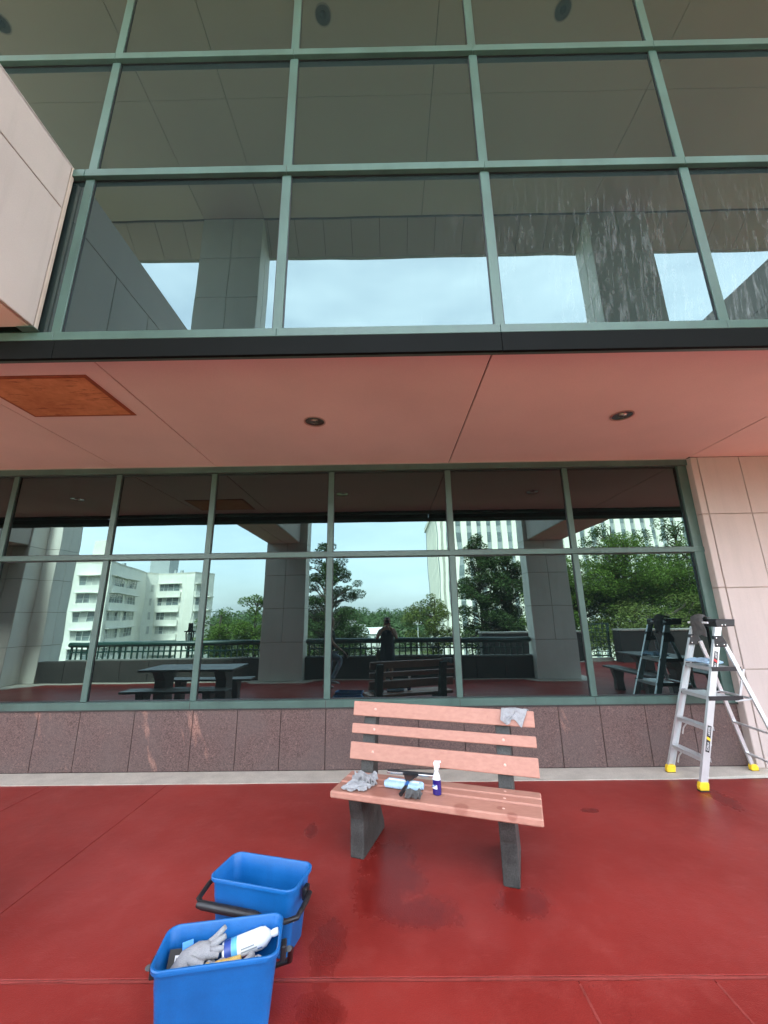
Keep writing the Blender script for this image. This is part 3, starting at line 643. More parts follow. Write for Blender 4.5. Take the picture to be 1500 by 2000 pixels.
# settled folds of three dropped cloths: 21 x 21 points, in half millimetres
FOLDS = {
'pileA': ('-174,-59,16,-156,-60,35,-160,-74,41,-123,-81,31,-129,-103,18,-85,-86,33,-95,-109,65,-53,-113,32,-68,-135,8,-30,-140,23,-42,-160,51,-28,-173,51,7,-183,36,24,-192,11,38,-193,24,25,-205,60,26,-206,77,76,-214,50,83,-247,14,100,-239,9,'
'115,-206,23,-163,-37,35,-170,-48,47,-151,-60,53,-135,-74,15,-122,-81,11,-93,-92,66,-78,-101,71,-59,-105,13,-45,-114,12,-46,-134,57,-40,-147,67,-10,-156,51,12,-165,17,26,-172,10,30,-176,44,14,-187,71,42,-187,69,70,-214,21,83,-229,7'
',103,-228,41,123,-200,53,-176,-18,40,-162,-30,50,-130,-47,36,-139,-55,7,-109,-63,33,-88,-74,84,-77,-82,55,-54,-86,13,-44,-103,46,-45,-121,82,-25,-130,67,8,-138,35,20,-146,7,29,-154,22,17,-160,60,18,-169,78,44,-181,43,79,-199,8,88,'
'-207,19,97,-209,65,124,-212,76,-162,-1,44,-125,-20,37,-147,-27,11,-126,-36,14,-98,-45,67,-83,-54,75,-63,-62,28,-50,-71,30,-48,-92,80,-38,-104,90,-9,-111,56,13,-119,17,27,-127,7,29,-134,37,18,-141,73,29,-152,76,64,-168,39,84,-180,9'
',87,-185,40,107,-188,80,128,-191,81,-118,6,33,-145,2,15,-131,-12,8,-96,-21,45,-89,-26,74,-78,-36,34,-52,-40,23,-58,-61,64,-47,-77,101,-28,-85,81,2,-92,38,15,-100,8,25,-108,14,27,-115,53,20,-123,84,42,-136,74,71,-150,29,86,-160,20,'
'93,-164,63,117,-166,90,132,-170,82,-138,7,8,-120,-1,9,-114,0,50,-91,-9,69,-86,-10,38,-51,-15,19,-65,-30,47,-52,-48,99,-40,-59,103,-17,-66,63,3,-74,24,16,-81,10,25,-88,31,20,-96,71,25,-105,93,53,-118,66,77,-131,26,88,-139,41,101,-1'
'42,86,122,-145,94,132,-151,75,-127,26,18,-95,19,37,-99,19,67,-92,10,43,-53,11,16,-47,2,31,-66,-21,83,-44,-30,105,-32,-40,81,-15,-48,42,5,-55,21,19,-62,22,25,-69,53,21,-76,90,33,-87,94,60,-101,52,82,-112,31,90,-117,67,107,-121,99,1'
'20,-126,85,122,-133,59,-92,34,30,-116,39,49,-100,38,59,-58,25,37,-31,13,28,-71,8,50,-49,-7,90,-48,-17,79,-30,-23,49,-9,-29,30,8,-35,26,23,-42,38,22,-49,73,25,-57,100,45,-71,86,66,-84,38,83,-92,46,94,-95,91,108,-101,95,102,-113,65,'
'99,-125,40,-118,56,29,-123,59,45,-91,52,44,-60,22,14,-44,29,19,-61,25,71,-45,12,82,-28,5,56,-21,-2,28,-5,-9,28,9,-17,37,26,-23,53,24,-30,86,33,-40,98,63,-56,69,74,-66,33,78,-73,70,96,-75,100,105,-85,69,91,-97,36,97,-107,20,-135,79'
',24,-129,77,37,-91,62,29,-49,38,14,-63,39,34,-52,42,82,-42,32,66,-28,23,28,-13,18,19,-1,10,36,10,2,52,28,-4,66,30,-12,92,44,-23,83,62,-47,40,78,-48,39,79,-51,90,94,-59,85,91,-78,35,100,-87,12,111,-94,22,-135,99,12,-135,95,29,-96,7'
'6,15,-49,59,14,-56,61,45,-43,60,86,-33,49,54,-27,40,15,-13,37,25,1,29,51,20,23,60,20,14,78,37,5,83,46,-14,54,73,-31,26,67,-30,59,83,-30,98,92,-45,57,90,-64,11,106,-66,16,115,-69,43,-130,120,8,-140,116,22,-98,98,21,-48,80,16,-50,82'
',48,-35,80,88,-21,65,52,-40,52,22,-22,51,35,10,48,49,12,40,68,25,32,75,35,18,63,68,0,39,78,-13,21,73,-7,72,87,-12,90,85,-32,34,94,-45,7,105,-44,36,142,-44,38,-123,140,9,-137,137,18,-103,113,35,-49,100,15,-40,99,43,-29,100,88,-20,8'
'4,49,-38,71,16,-15,66,23,1,65,53,17,56,60,29,46,62,52,32,58,70,14,20,83,6,18,76,13,75,91,6,81,88,-14,22,100,-25,8,119,-21,43,159,-20,41,-114,157,11,-129,154,19,-97,130,42,-49,118,11,-39,117,41,-28,119,86,-20,104,47,-31,90,10,-9,86'
',22,11,83,51,25,75,58,37,64,64,63,48,49,76,31,10,87,26,19,81,33,77,95,24,76,93,5,18,107,-4,9,130,-1,46,168,-4,55,-115,176,17,-121,163,36,-73,138,44,-45,137,7,-48,135,50,-29,138,83,-27,122,39,-21,109,7,-7,106,31,22,102,52,29,94,68,'
'45,83,68,68,67,42,81,50,7,90,48,26,91,53,84,103,45,75,101,24,18,114,16,10,146,15,43,170,11,68,-101,185,32,-100,162,60,-68,154,15,-48,157,14,-49,157,69,-31,156,74,-18,139,29,-17,129,10,6,126,34,20,122,68,32,115,80,50,103,69,64,84,3'
'4,84,70,10,82,69,40,97,75,93,106,65,76,107,44,20,122,37,17,158,34,46,177,29,63,-84,185,65,-87,179,22,-64,175,8,-66,176,48,-46,183,80,-37,168,52,-25,153,14,-11,150,17,7,147,53,22,142,82,38,135,85,48,120,60,65,101,25,83,91,14,91,93,'
'55,100,97,103,103,83,72,109,63,20,132,58,28,158,52,63,174,48,61,-95,202,23,-81,199,7,-75,201,42,-62,207,80,-51,197,65,-41,180,20,-25,171,8,-17,166,38,4,165,73,27,164,86,41,153,77,57,135,47,71,118,15,81,113,25,86,116,75,103,117,100'
',115,96,56,113,83,22,144,79,49,157,69,75,162,66,44,-98,222,17,-75,228,41,-79,232,78,-64,223,67,-59,203,26,-41,197,7,-23,192,26,-12,189,63,14,187,74,27,178,73,30,155,55,52,144,23,74,137,14,73,135,46,94,142,88,108,131,79,112,107,29,'
'128,104,34,146,96,79,164,89,68,152,91,15,-82,257,39,-97,254,70,-80,249,66,-61,230,29,-46,217,15,-44,212,36,-19,217,59,6,210,58,16,198,55,14,177,45,37,168,24,57,162,11,68,159,29,75,161,73,97,160,78,105,132,36,123,122,19,132,122,73,'
'148,115,88,173,109,37,177,71,8,-122,257,54,-100,266,55,-71,251,24,-50,246,15,-46,243,40,-15,248,49,2,240,51,4,222,43,0,198,31,25,192,15,46,188,9,54,182,20,55,179,59,88,183,62,84,148,49,117,149,9,115,142,47,160,140,75,138,110,57,16'
'3,100,7,170,90,21'),
'pileB': ('-161,67,36,-151,75,54,-132,72,42,-126,62,25,-114,54,10,-108,37,11,-114,15,21,-116,-9,42,-125,-34,66,-132,-57,83,-130,-62,103,-125,-80,97,-119,-97,69,-90,-109,38,-112,-115,17,-114,-134,24,-103,-160,50,-73,-185,71,-94,-179,101,-117,'
'-178,111,-133,-168,106,-138,120,33,-139,111,16,-134,95,8,-122,77,7,-109,60,21,-119,36,40,-122,9,67,-138,-15,88,-142,-37,101,-131,-53,101,-111,-66,88,-114,-72,53,-99,-89,20,-89,-108,7,-95,-124,28,-91,-141,70,-74,-167,91,-70,-188,95'
',-88,-192,92,-105,-196,78,-116,-188,64,-146,136,12,-130,121,11,-115,98,22,-122,75,47,-117,51,71,-131,28,90,-137,6,102,-136,-13,103,-122,-27,92,-102,-37,67,-91,-51,38,-88,-65,13,-84,-84,12,-88,-100,43,-72,-121,82,-62,-144,97,-68,-1'
'58,83,-82,-167,56,-88,-178,31,-89,-196,19,-96,-214,20,-118,134,26,-105,115,48,-112,92,72,-120,71,92,-123,50,100,-119,32,97,-112,16,86,-103,2,67,-99,-10,41,-90,-24,19,-82,-40,9,-79,-60,17,-77,-78,53,-60,-101,89,-51,-120,97,-64,-132'
',71,-68,-143,30,-72,-158,7,-73,-177,8,-77,-198,23,-89,-212,38,-102,133,69,-111,115,81,-106,96,86,-101,79,82,-95,64,67,-90,50,49,-86,35,34,-86,19,23,-84,1,18,-79,-18,22,-75,-39,37,-56,-61,60,-55,-79,94,-47,-97,93,-59,-108,60,-56,-1'
'23,22,-53,-140,7,-58,-159,22,-59,-182,49,-66,-200,74,-57,-222,78,-95,137,79,-82,117,69,-77,110,43,-86,100,24,-86,83,15,-81,64,15,-76,43,25,-74,21,40,-69,0,56,-59,-21,71,-52,-42,85,-50,-63,96,-42,-78,85,-52,-84,47,-41,-101,17,-41,-'
'119,16,-44,-140,42,-52,-161,73,-49,-184,94,-41,-204,93,-37,-221,84,-67,139,48,-89,143,23,-91,129,7,-79,109,8,-69,85,26,-61,61,51,-54,37,76,-55,16,97,-53,-4,107,-47,-22,107,-43,-39,96,-38,-53,72,-39,-61,33,-27,-78,12,-31,-97,21,-42'
',-118,56,-41,-141,89,-34,-162,100,-34,-179,94,-37,-192,80,-41,-204,63,-78,165,23,-85,152,12,-67,127,21,-50,101,49,-50,79,80,-48,57,100,-45,37,110,-43,18,109,-42,2,98,-45,-12,76,-36,-25,47,-23,-37,19,-14,-55,10,-20,-75,29,-34,-97,6'
'6,-37,-121,97,-29,-140,104,-24,-154,88,-33,-161,67,-34,-173,47,-20,-185,34,-63,170,16,-47,144,37,-39,121,70,-42,100,90,-39,82,91,-38,65,83,-39,49,71,-36,33,57,-32,18,41,-22,2,25,-13,-13,13,-7,-32,18,-17,-52,45,-23,-75,81,-28,-98,1'
'03,-27,-116,103,-19,-128,83,-23,-136,55,-12,-149,35,-1,-167,30,12,-178,40,-36,150,54,-47,140,89,-35,124,95,-28,109,74,-23,96,47,-25,81,30,-24,64,24,-20,45,25,-14,27,28,-10,8,33,-9,-12,46,-11,-33,72,-17,-54,97,-18,-73,105,-13,-89,9'
'5,-8,-102,72,-9,-110,44,10,-125,34,19,-142,23,23,-160,18,29,-170,32,-39,165,98,-38,147,102,-27,135,70,-14,123,31,-17,110,10,-16,90,15,-11,67,36,-10,47,60,-8,27,78,-10,8,91,-13,-11,100,-13,-30,104,-5,-47,96,8,-63,78,15,-75,54,14,-8'
'5,32,16,-100,16,21,-117,8,31,-135,7,34,-153,10,38,-158,30,-31,170,110,-28,158,73,-20,147,27,-7,134,7,-6,113,19,1,85,50,-9,69,86,-13,49,108,-15,29,114,-8,11,109,4,-6,96,21,-23,77,32,-36,52,24,-43,30,28,-58,19,30,-76,14,30,-94,11,35'
',-112,8,42,-130,18,52,-147,10,62,-156,34,-15,174,78,2,151,38,-3,155,11,-4,135,26,14,106,54,7,87,93,2,69,113,0,50,113,-3,35,94,22,19,82,44,2,60,44,-7,30,30,-15,16,36,-32,12,39,-52,17,40,-72,22,46,-91,19,55,-107,12,62,-127,9,77,-145'
',15,90,-149,44,19,166,44,0,172,28,15,152,23,22,126,56,17,107,92,21,86,108,18,68,103,4,60,82,31,44,70,53,27,48,35,20,24,32,5,10,43,-13,10,44,-30,29,55,-53,35,59,-75,40,70,-91,34,75,-111,33,89,-122,22,105,-140,25,105,-170,30,19,186,'
'37,22,159,26,17,149,66,24,126,91,31,107,99,32,90,90,13,85,74,36,70,62,59,53,46,45,42,22,41,29,7,43,11,20,62,-11,27,70,-36,43,76,-58,58,83,-79,60,91,-98,57,103,-113,49,101,-133,49,103,-155,49,109,-177,46,46,169,30,38,164,69,33,150,'
'92,39,132,86,42,116,72,26,110,58,36,91,45,50,73,33,67,57,24,54,48,10,57,30,11,64,12,37,80,-14,55,94,-38,65,101,-60,67,102,-80,74,107,-99,73,110,-119,69,108,-136,64,113,-152,55,118,-162,40,60,179,74,52,166,86,51,142,72,45,143,44,46'
',127,29,57,114,37,62,95,37,62,82,22,64,65,14,70,47,8,78,29,25,90,9,57,109,-18,63,117,-40,67,113,-56,74,114,-74,72,119,-91,65,123,-107,56,122,-122,45,112,-125,29,126,-127,9,71,178,82,81,148,60,73,159,26,72,146,8,69,128,10,66,112,22'
',73,100,35,68,82,33,77,69,22,88,51,23,96,33,51,121,2,53,128,-21,53,119,-38,54,103,-52,55,122,-56,45,119,-70,30,129,-83,17,141,-95,8,154,-110,8,165,-124,12,104,161,44,84,181,23,87,169,7,83,148,11,77,133,26,87,116,16,86,96,17,89,78,'
'23,99,72,39,111,53,45,126,23,41,138,-4,39,123,-17,40,95,-25,51,111,-30,25,126,-39,8,141,-51,7,153,-65,11,158,-83,12,156,-102,18,147,-122,30,106,191,28,98,174,18,104,152,39,115,128,42,123,123,21,127,105,28,125,86,25,126,74,10,122,5'
'6,15,125,35,20,139,16,25,127,1,31,96,1,48,105,-10,15,128,-11,8,138,-29,9,142,-48,27,135,-69,40,138,-89,54,146,-106,71,170,-102,76,130,169,13,144,153,45,152,135,26,144,121,16,148,103,20,140,91,7,152,82,20,149,62,19,145,47,9,134,33,'
'8,118,18,13,84,18,26,107,8,6,122,-2,12,116,-23,27,134,-32,56,122,-54,80,131,-71,95,148,-80,97,156,-80,81,157,-96,72'),
'drape': ('-208,-100,-150,-188,-101,-158,-168,-97,-170,-149,-92,-184,-149,-67,-190,-131,-57,-203,-127,-77,-204,-111,-82,-202,-92,-84,-194,-77,-76,-179,-62,-65,-162,-70,-56,-139,-49,-55,-130,-31,-61,-130,-15,-68,-133,-1,-77,-141,15,-79,-158,3'
'0,-81,-180,45,-87,-200,60,-91,-217,78,-99,-230,-204,-98,-127,-186,-92,-137,-166,-100,-147,-147,-97,-161,-137,-77,-174,-129,-55,-180,-123,-74,-182,-107,-80,-179,-93,-65,-179,-75,-57,-164,-75,-70,-142,-54,-71,-129,-35,-68,-117,-20,-'
'61,-110,-3,-60,-114,11,-62,-127,24,-78,-137,40,-80,-158,54,-80,-179,69,-87,-196,87,-90,-210,-200,-93,-104,-184,-84,-115,-166,-96,-124,-145,-98,-138,-133,-79,-151,-135,-56,-157,-117,-62,-163,-101,-62,-165,-85,-69,-157,-80,-53,-140,'
'-67,-65,-122,-46,-67,-108,-28,-70,-94,-10,-73,-92,7,-69,-95,20,-59,-105,35,-65,-120,49,-80,-136,63,-79,-158,78,-80,-176,95,-84,-188,-197,-87,-82,-183,-76,-93,-163,-87,-103,-144,-97,-115,-130,-80,-127,-127,-57,-135,-110,-51,-143,-9'
'5,-61,-142,-82,-72,-133,-74,-53,-117,-47,-52,-115,-28,-53,-99,-12,-57,-84,-2,-67,-71,15,-64,-74,28,-55,-84,44,-60,-99,58,-69,-118,73,-80,-137,87,-76,-155,103,-76,-167,-194,-81,-59,-181,-69,-70,-163,-83,-80,-145,-95,-91,-133,-76,-1'
'04,-119,-59,-113,-103,-51,-121,-86,-53,-121,-78,-70,-108,-55,-69,-108,-43,-52,-92,-25,-48,-76,-6,-50,-62,6,-60,-50,23,-59,-52,37,-52,-63,51,-61,-77,66,-68,-96,81,-76,-115,96,-75,-133,111,-72,-146,-191,-75,-37,-178,-62,-48,-162,-79'
',-57,-143,-88,-70,-122,-86,-86,-109,-68,-94,-94,-64,-104,-82,-49,-98,-61,-52,-103,-53,-63,-84,-31,-64,-73,-20,-54,-53,-5,-47,-38,13,-49,-31,31,-50,-32,47,-51,-41,62,-52,-58,75,-56,-78,90,-67,-96,106,-73,-112,120,-69,-124,-188,-68,'
'-15,-175,-55,-27,-160,-73,-34,-141,-76,-49,-122,-72,-68,-100,-77,-75,-85,-73,-85,-67,-65,-87,-56,-47,-81,-39,-53,-67,-25,-67,-52,-6,-63,-36,2,-53,-17,19,-62,-13,36,-63,-13,53,-64,-23,69,-64,-38,84,-61,-57,100,-57,-77,114,-68,-91,1'
'30,-67,-103,-187,-58,6,-170,-49,-4,-156,-66,-12,-141,-62,-31,-122,-57,-50,-104,-57,-64,-87,-53,-72,-68,-49,-70,-52,-62,-63,-35,-66,-48,-20,-60,-30,-4,-66,-13,13,-61,3,27,-47,3,44,-52,6,60,-56,-2,77,-60,-16,94,-61,-35,108,-54,-55,1'
'23,-58,-71,139,-64,-82,-185,-35,8,-167,-43,18,-152,-59,10,-136,-55,-9,-117,-52,-28,-99,-50,-42,-84,-59,-50,-65,-61,-50,-48,-58,-40,-33,-65,-25,-15,-64,-8,1,-49,4,15,-44,20,33,-36,23,51,-36,22,68,-44,16,85,-54,5,102,-57,-14,117,-56'
',-33,131,-52,-51,148,-60,-60,-184,-12,13,-165,-21,8,-146,-36,8,-130,-54,13,-112,-48,-5,-95,-55,-20,-79,-61,-27,-62,-56,-27,-46,-63,-17,-30,-61,-1,-12,-49,11,5,-36,23,21,-21,17,38,-14,16,56,-13,20,73,-21,13,92,-34,15,109,-52,8,123,'
'-48,-12,140,-52,-28,157,-57,-38,-178,11,10,-160,0,16,-142,-14,15,-125,-32,10,-106,-49,18,-90,-58,4,-76,-50,-7,-61,-58,-4,-44,-55,4,-26,-44,15,-8,-28,22,10,-13,27,28,0,21,44,9,14,61,10,18,78,2,11,97,-12,14,114,-29,7,131,-47,10,147,'
'-55,-5,165,-51,-16,-174,34,14,-155,23,16,-140,8,7,-123,-9,14,-104,-26,21,-88,-35,8,-71,-43,15,-54,-43,13,-37,-34,14,-19,-21,12,-2,-5,21,15,10,30,31,24,20,48,32,14,66,32,17,82,25,9,102,10,8,120,-6,10,135,-25,17,154,-39,11,173,-47,6'
',-170,52,0,-153,46,11,-135,30,10,-118,13,9,-100,-4,14,-81,-17,21,-67,-21,8,-49,-20,9,-32,-11,11,-16,1,21,-1,16,32,15,33,24,33,47,18,53,55,15,71,55,16,87,47,8,107,33,11,122,15,19,141,-2,13,161,-16,14,179,-24,12,-166,48,-23,-148,49,'
'-13,-131,53,4,-113,36,10,-95,19,11,-80,7,22,-63,2,12,-45,2,13,-28,11,16,-15,22,32,2,38,22,18,46,5,37,58,-3,58,63,-6,76,67,-4,93,70,7,112,56,14,127,39,22,146,21,14,167,7,16,183,-2,8,-160,52,-45,-143,54,-35,-125,53,-19,-108,56,0,-96'
',42,16,-78,31,24,-60,22,25,-42,22,26,-25,32,28,-8,36,14,5,56,8,24,67,-6,41,72,-21,62,78,-23,78,86,-17,89,70,-16,112,63,-9,128,47,1,151,45,16,169,29,9,187,21,8,-153,57,-67,-136,52,-58,-120,58,-41,-103,52,-22,-86,49,-5,-73,51,13,-55'
',43,16,-37,42,15,-18,49,14,-4,51,-3,14,63,-14,26,82,-24,47,92,-32,67,97,-36,85,92,-38,89,73,-39,112,67,-32,129,53,-22,151,54,-6,173,52,6,191,44,8,-146,62,-89,-130,55,-80,-111,57,-63,-95,58,-43,-82,62,-23,-66,61,-7,-49,61,3,-31,62,'
'5,-13,64,-3,2,66,-20,21,72,-35,42,80,-43,57,95,-52,74,107,-56,89,97,-61,88,77,-62,111,72,-55,130,59,-45,151,60,-29,173,61,-16,192,57,-12,-139,69,-110,-122,60,-101,-104,65,-84,-89,68,-63,-74,69,-44,-58,65,-29,-41,65,-19,-23,68,-16,'
'-7,80,-19,13,85,-29,32,92,-43,48,94,-61,67,100,-74,81,115,-77,92,101,-83,88,82,-85,110,73,-78,131,65,-67,150,68,-51,172,69,-38,192,63,-34,-131,74,-131,-112,66,-122,-94,65,-105,-80,72,-85,-66,72,-65,-49,71,-49,-31,70,-40,-13,72,-37'
',4,80,-40,19,94,-49,38,99,-64,56,113,-75,70,114,-93,87,121,-99,94,106,-106,87,87,-107,109,80,-100,131,73,-89,151,72,-75,171,77,-61,192,74,-55,-122,79,-153,-102,74,-143,-85,68,-127,-72,72,-107,-56,72,-87,-38,73,-71,-21,74,-61,-4,78'
',-58,14,84,-61,25,102,-71,44,113,-83,62,126,-94,81,131,-106,94,127,-120,95,111,-129,87,93,-130,109,89,-121,131,84,-109,151,81,-96,171,82,-84,192,85,-76,-111,87,-173,-93,85,-161,-77,75,-147,-62,71,-128,-45,73,-109,-28,76,-93,-12,79'
',-82,5,83,-79,23,89,-82,37,106,-91,51,123,-103,73,119,-115,78,136,-129,91,133,-143,87,117,-150,90,97,-153,108,104,-139,129,99,-127,150,95,-115,170,94,-104,190,86,-99')}
def settled(label, key, loc, rot, scale, mat, th=.003):
    q = [int(a)/2000 for a in FOLDS[key].split(',')]; n = 20
    vs = [(q[i]*scale[0], q[i+1]*scale[1], q[i+2]*scale[2]) for i in range(0, len(q), 3)]
    fs = [(k, k+1, k+n+2, k+n+1) for j in range(n) for k in range(j*(n+1), j*(n+1)+n)]
    o = MB().add(vs, fs).build('cleaning_cloth', mat, None, True, loc=loc, rot=rot)
    m = o.modifiers.new('thick', 'SOLIDIFY'); m.thickness = th; m.offset = 0
    m = o.modifiers.new('sub', 'SUBSURF'); m.levels = 1; m.render_levels = 1
    return tag(o, label, 'cloth')
settled('crumpled pale grey cloth at the left end of the bench seat', 'pileA', bl(-.455, .085, .434), (0, 0, BR+1.9), (.88, .92, .8), m_grey)
settled('pale grey cloth folded up on top of the one at the left bench end', 'pileB', bl(-.46, .165, .440), (0, 0, BR+1.2), (.95, .9, 1.2), m_grey)
settled('crumpled pale grey cloth hung over the top back plank of the bench', 'drape', bl(.515, .420, .877), (-.2, 0, BR), (.92, 1.05, .92), m_grey)
settled('small dark grey cloth bunched beside the squeegee handle', 'pileB', bl(-.10, .05, .433), (0, 0, BR+1.4), (.62, .56, .9), m_dgrey)

# washer pad, squeegee, spray bottle on the bench
pad = thing('washer_pad', 'pale blue microfibre washer pad lying under the squeegee', 'cleaning pad', bl(-.19, .165, .4345), BR-.05)
b = MB()
for s in range(3):
    yy = -.028+s*.028; b.tube([(-.13+.01*(s != 1), yy, .018), (-.11, yy, .02), (0, yy, .021), (.11, yy, .02), (.13-.01*(s != 1), yy, .018)], [.012, .0185, .0195, .0185, .012], 10)
b.build('fleece', m_lblue, pad, True)
MB().box(-.10, .10, -.006, .006, .039, .044).build('seam', m_white, pad, bevel=.002)
sq = thing('squeegee', 'squeegee with black head, steel channel and blue handle on the bench seat', 'squeegee', bl(-.155, .02, .434), BR+.05)
MB().tube([(-.02, .02, .012), (-.012, .06, .020), (0, .10, .034)], [.012, .013, .010], 10).build('grip', m_black, sq, True)
MB().tube([(-.004, .09, .031), (.004, .125, .045)], [.011, .010], 10).build('handle', m_sqblue, sq, True)
MB().prism([(-.008, .118), (.014, .118), (.050, .205), (-.040, .205)], .048, .058, 'z').build('head', m_black, sq, bevel=.003)
MB().box(-.155, -.045, .203, .217, .052, .066).box(.055, .165, .203, .217, .052, .066).build('channel', m_chrome, sq, bevel=.003)
MB().box(-.155, .165, .2175, .222, .048, .074).build('rubber_blade', m_black, sq)
sb = thing('spray_bottle', 'small trigger spray bottle of dark blue cleaner standing on the bench', 'spray bottle', bl(.03, .13, .4345), BR)
m_liq = plain('dark_blue_liquid', (.016, .010, .14), .12, .1, spec=.8); m_clear = plain('clear_plastic', (.62, .64, .68), .15, .05, spec=.8)
sc = Matrix.Diagonal((1, .7, 1, 1))
MB().lathe([(.020, 0), (.026, .004), (.027, .03), (.0255, .082)], 22, X=sc).build('liquid', m_liq, sb, True)
MB().lathe([(.0255, .0825), (.025, .088), (.018, .112), (.012, .124), (.012, .134)], 22, X=sc).build('bottle_body', m_clear, sb, True)
MB().lathe([(.014, .1345), (.014, .148), (.010, .152)], 14).build('collar', m_white, sb, True)
MB().prism([(-.012, .152), (.012, .152), (.014, .172), (.030, .176), (.030, .186), (-.010, .184), (-.016, .172)], -.009, .009, 'y').build('spray_head', m_white, sb, bevel=.003)
MB().prism([(.016, .170), (.022, .171), (.020, .145), (.016, .146)], -.004, .004, 'y').build('trigger', m_white, sb)
n = 10; vs = []; fs = []
for zz_ in (.036, .104):
    rr = .0275 if zz_ < .05 else .0205
    for j in range(n+1):
        th = -pi/2-.55+(j/n-.5)*1.5; vs.append((rr*1.02*cos(th), rr*.72*sin(th), zz_))
fs = [(j, j+1, n+2+j, n+1+j) for j in range(n)]
lb = MB().add(vs, fs).build('label', m_white, sb, True)
for k in range(4):
    MB().box(-.014+.002*k, .012-.003*(k % 2), -.0205, -.0198, .052+k*.011, .057+k*.011, X=Matrix.Rotation(-.25, 4, 'Y')).build('print', m_sqblue, sb) if k < 1 else None

# ------------------------------------------------------------------ buckets
def rrect(hx, hy, rad, n=6):
    o = []
    for cx_, cy_, a0 in ((hx-rad, hy-rad, 0), (-hx+rad, hy-rad, 90), (-hx+rad, -hy+rad, 180), (hx-rad, -hy+rad, 270)):
        for k in range(n+1):
            a = radians(a0+90*k/n); o.append((cx_+rad*cos(a), cy_+rad*sin(a)))
    return o
def bucket(loc, rz, label, handle):
    t = thing('bucket', label, 'bucket', loc, rz, 'blue rectangular cleaning buckets')
    rings = [(.185, .078, .03, .0), (.193, .086, .035, .008), (.216, .104, .04, .245), (.219, .107, .041, .262), (.2275, .1155, .045, .263), (.229, .117, .045, .276), (.2265, .1145, .045, .280), (.221, .109, .042, .280), (.2165, .1045, .040, .274), (.213, .101, .04, .2), (.188, .081, .03, .012), (.15, .05, .03, .010)]
    vs = []; fs = []; n = 28
    for hx, hy, rad, z in rings: vs += [(p[0], p[1], z) for p in rrect(hx, hy, rad)]
    for i in range(len(rings)-1):
        for j in range(n): fs.append((i*n+j, i*n+(j+1) % n, (i+1)*n+(j+1) % n, (i+1)*n+j))
    fs.append(tuple(range(n-1, -1, -1))); fs.append(tuple(range((len(rings)-1)*n, len(rings)*n)))
    MB().add(vs, fs).build('tub', m_blue, t, True)
    # moulded ledge near the foot of the long sides
    b = MB()
    for s in (-1, 1): b.box(-.15, .15, s*.092-.004, s*.092+.004, .035, .040)
    b.build('moulded_rib', m_blue, t, bevel=.002)
    for s in (-1, 1):
        MB().box(s*.238-.011, s*.238+.011, -.022, .022, .195, .246).build('handle_lug', m_black, t, bevel=.005)
    h = MB()
    h.tube([(-.258, 0, .222)]+[tuple(p) for p in handle]+[(.258, 0, .222)], .0125, 10, flat=.75)
    h.build('handle', m_black, t, True)
    k = len(handle)//2
    MB().tube([Vector(handle[k-1]).lerp(Vector(handle[k]), q) for q in (.12, .18, .5, .82, .88)], [.014, .018, .0185, .018, .014], 12).build('grip', m_black, t, True)
    return t
b1 = bucket((-.644, 2.350, 0), radians(-14.5), 'empty blue bucket with its black handle swung down in front', [(-.264, -.05, .215), (-.258, -.128, .198), (-.215, -.152, .190), (.215, -.152, .190), (.258, -.128, .198), (.264, -.05, .215)])
for o in b1.children:
    if o.name.startswith('grip'): o.location = (-.08, 0, 0)
st_ = MB().box(.2135, .2155, -.055, .035, .10, .20, X=Matrix.Rotation(-.075, 4, 'Y')).build('sticker', m_white, b1); st_.location = (-.002, 0, .012)
st2 = MB().box(.2158, .2168, -.05, .03, .16, .195, X=Matrix.Rotation(-.075, 4, 'Y')).build('sticker_print', m_rust, b1); st2.location = (-.002, 0, .012)
b2 = bucket((-.669, 1.912, 0), radians(9.4), 'blue bucket in front filled with cloths, gloves and a white bottle', [(-.264, .06, .18), (-.258, .128, .10), (-.20, .135, .085), (.20, .135, .085), (.258, .128, .10), (.264, .06, .18)])
B2 = Matrix.Translation((-.669, 1.912, 0)) @ Matrix.Rotation(radians(9.4), 4, 'Z')
def inb(x, y, z): return B2 @ Vector((x, y, z))
wb = thing('cleaner_bottle', 'white plastic cleaner bottle with blue label lying in the front bucket', 'bottle', inb(.0, .045, .207), radians(9.4))
wb.rotation_euler = (0, radians(-9), radians(9.4+7))
X = Matrix.Rotation(radians(90), 4, 'Y')
MB().lathe([(.030, .0), (.034, .006), (.034, .145), (.030, .165), (.016, .182), (.011, .186), (.011, .192)], 24, X=X).build('bottle_body', m_white, wb, True)
MB().lathe([(.0345, .008), (.0345, .034)], 24, X=X).build('label', plain('label_blue', (.03, .07, .30), .4), wb, True)
MB().lathe([(.0343, .0345), (.0343, .056)], 24, X=X).build('label', plain('label_sky', (.12, .42, .70), .4), wb, True)
for k, (a, z0, z1, mm) in enumerate(((-.9, .075, .095, m_red), (-.9, .10, .125, m_sqblue), (-1.5, .07, .13, m_span), (-1.8, .07, .12, m_span), (-.5, .08, .12, m_span), (-1.25, .132, .15, m_sqblue), (-.7, .132, .15, m_sqblue))):
    th = a; vs = []
    for zz_ in (z0, z1):
        for q in (-.07, .07): vs.append((.0349*cos(th+q+pi/2*0), .0349*sin(th+q), zz_))
    RX = X
    MB().add([RX @ Vector(v) for v in vs], [(0, 1, 3, 2)]).build('print', mm, wb)
MB().lathe([(.013, .1925), (.013, .212), (.009, .216)], 16, X=X).build('cap', m_white, wb, True)
gl = thing('work_glove', 'grey knitted work glove lying in the front bucket', 'glove', inb(-.085, .015, .188), radians(9.4))
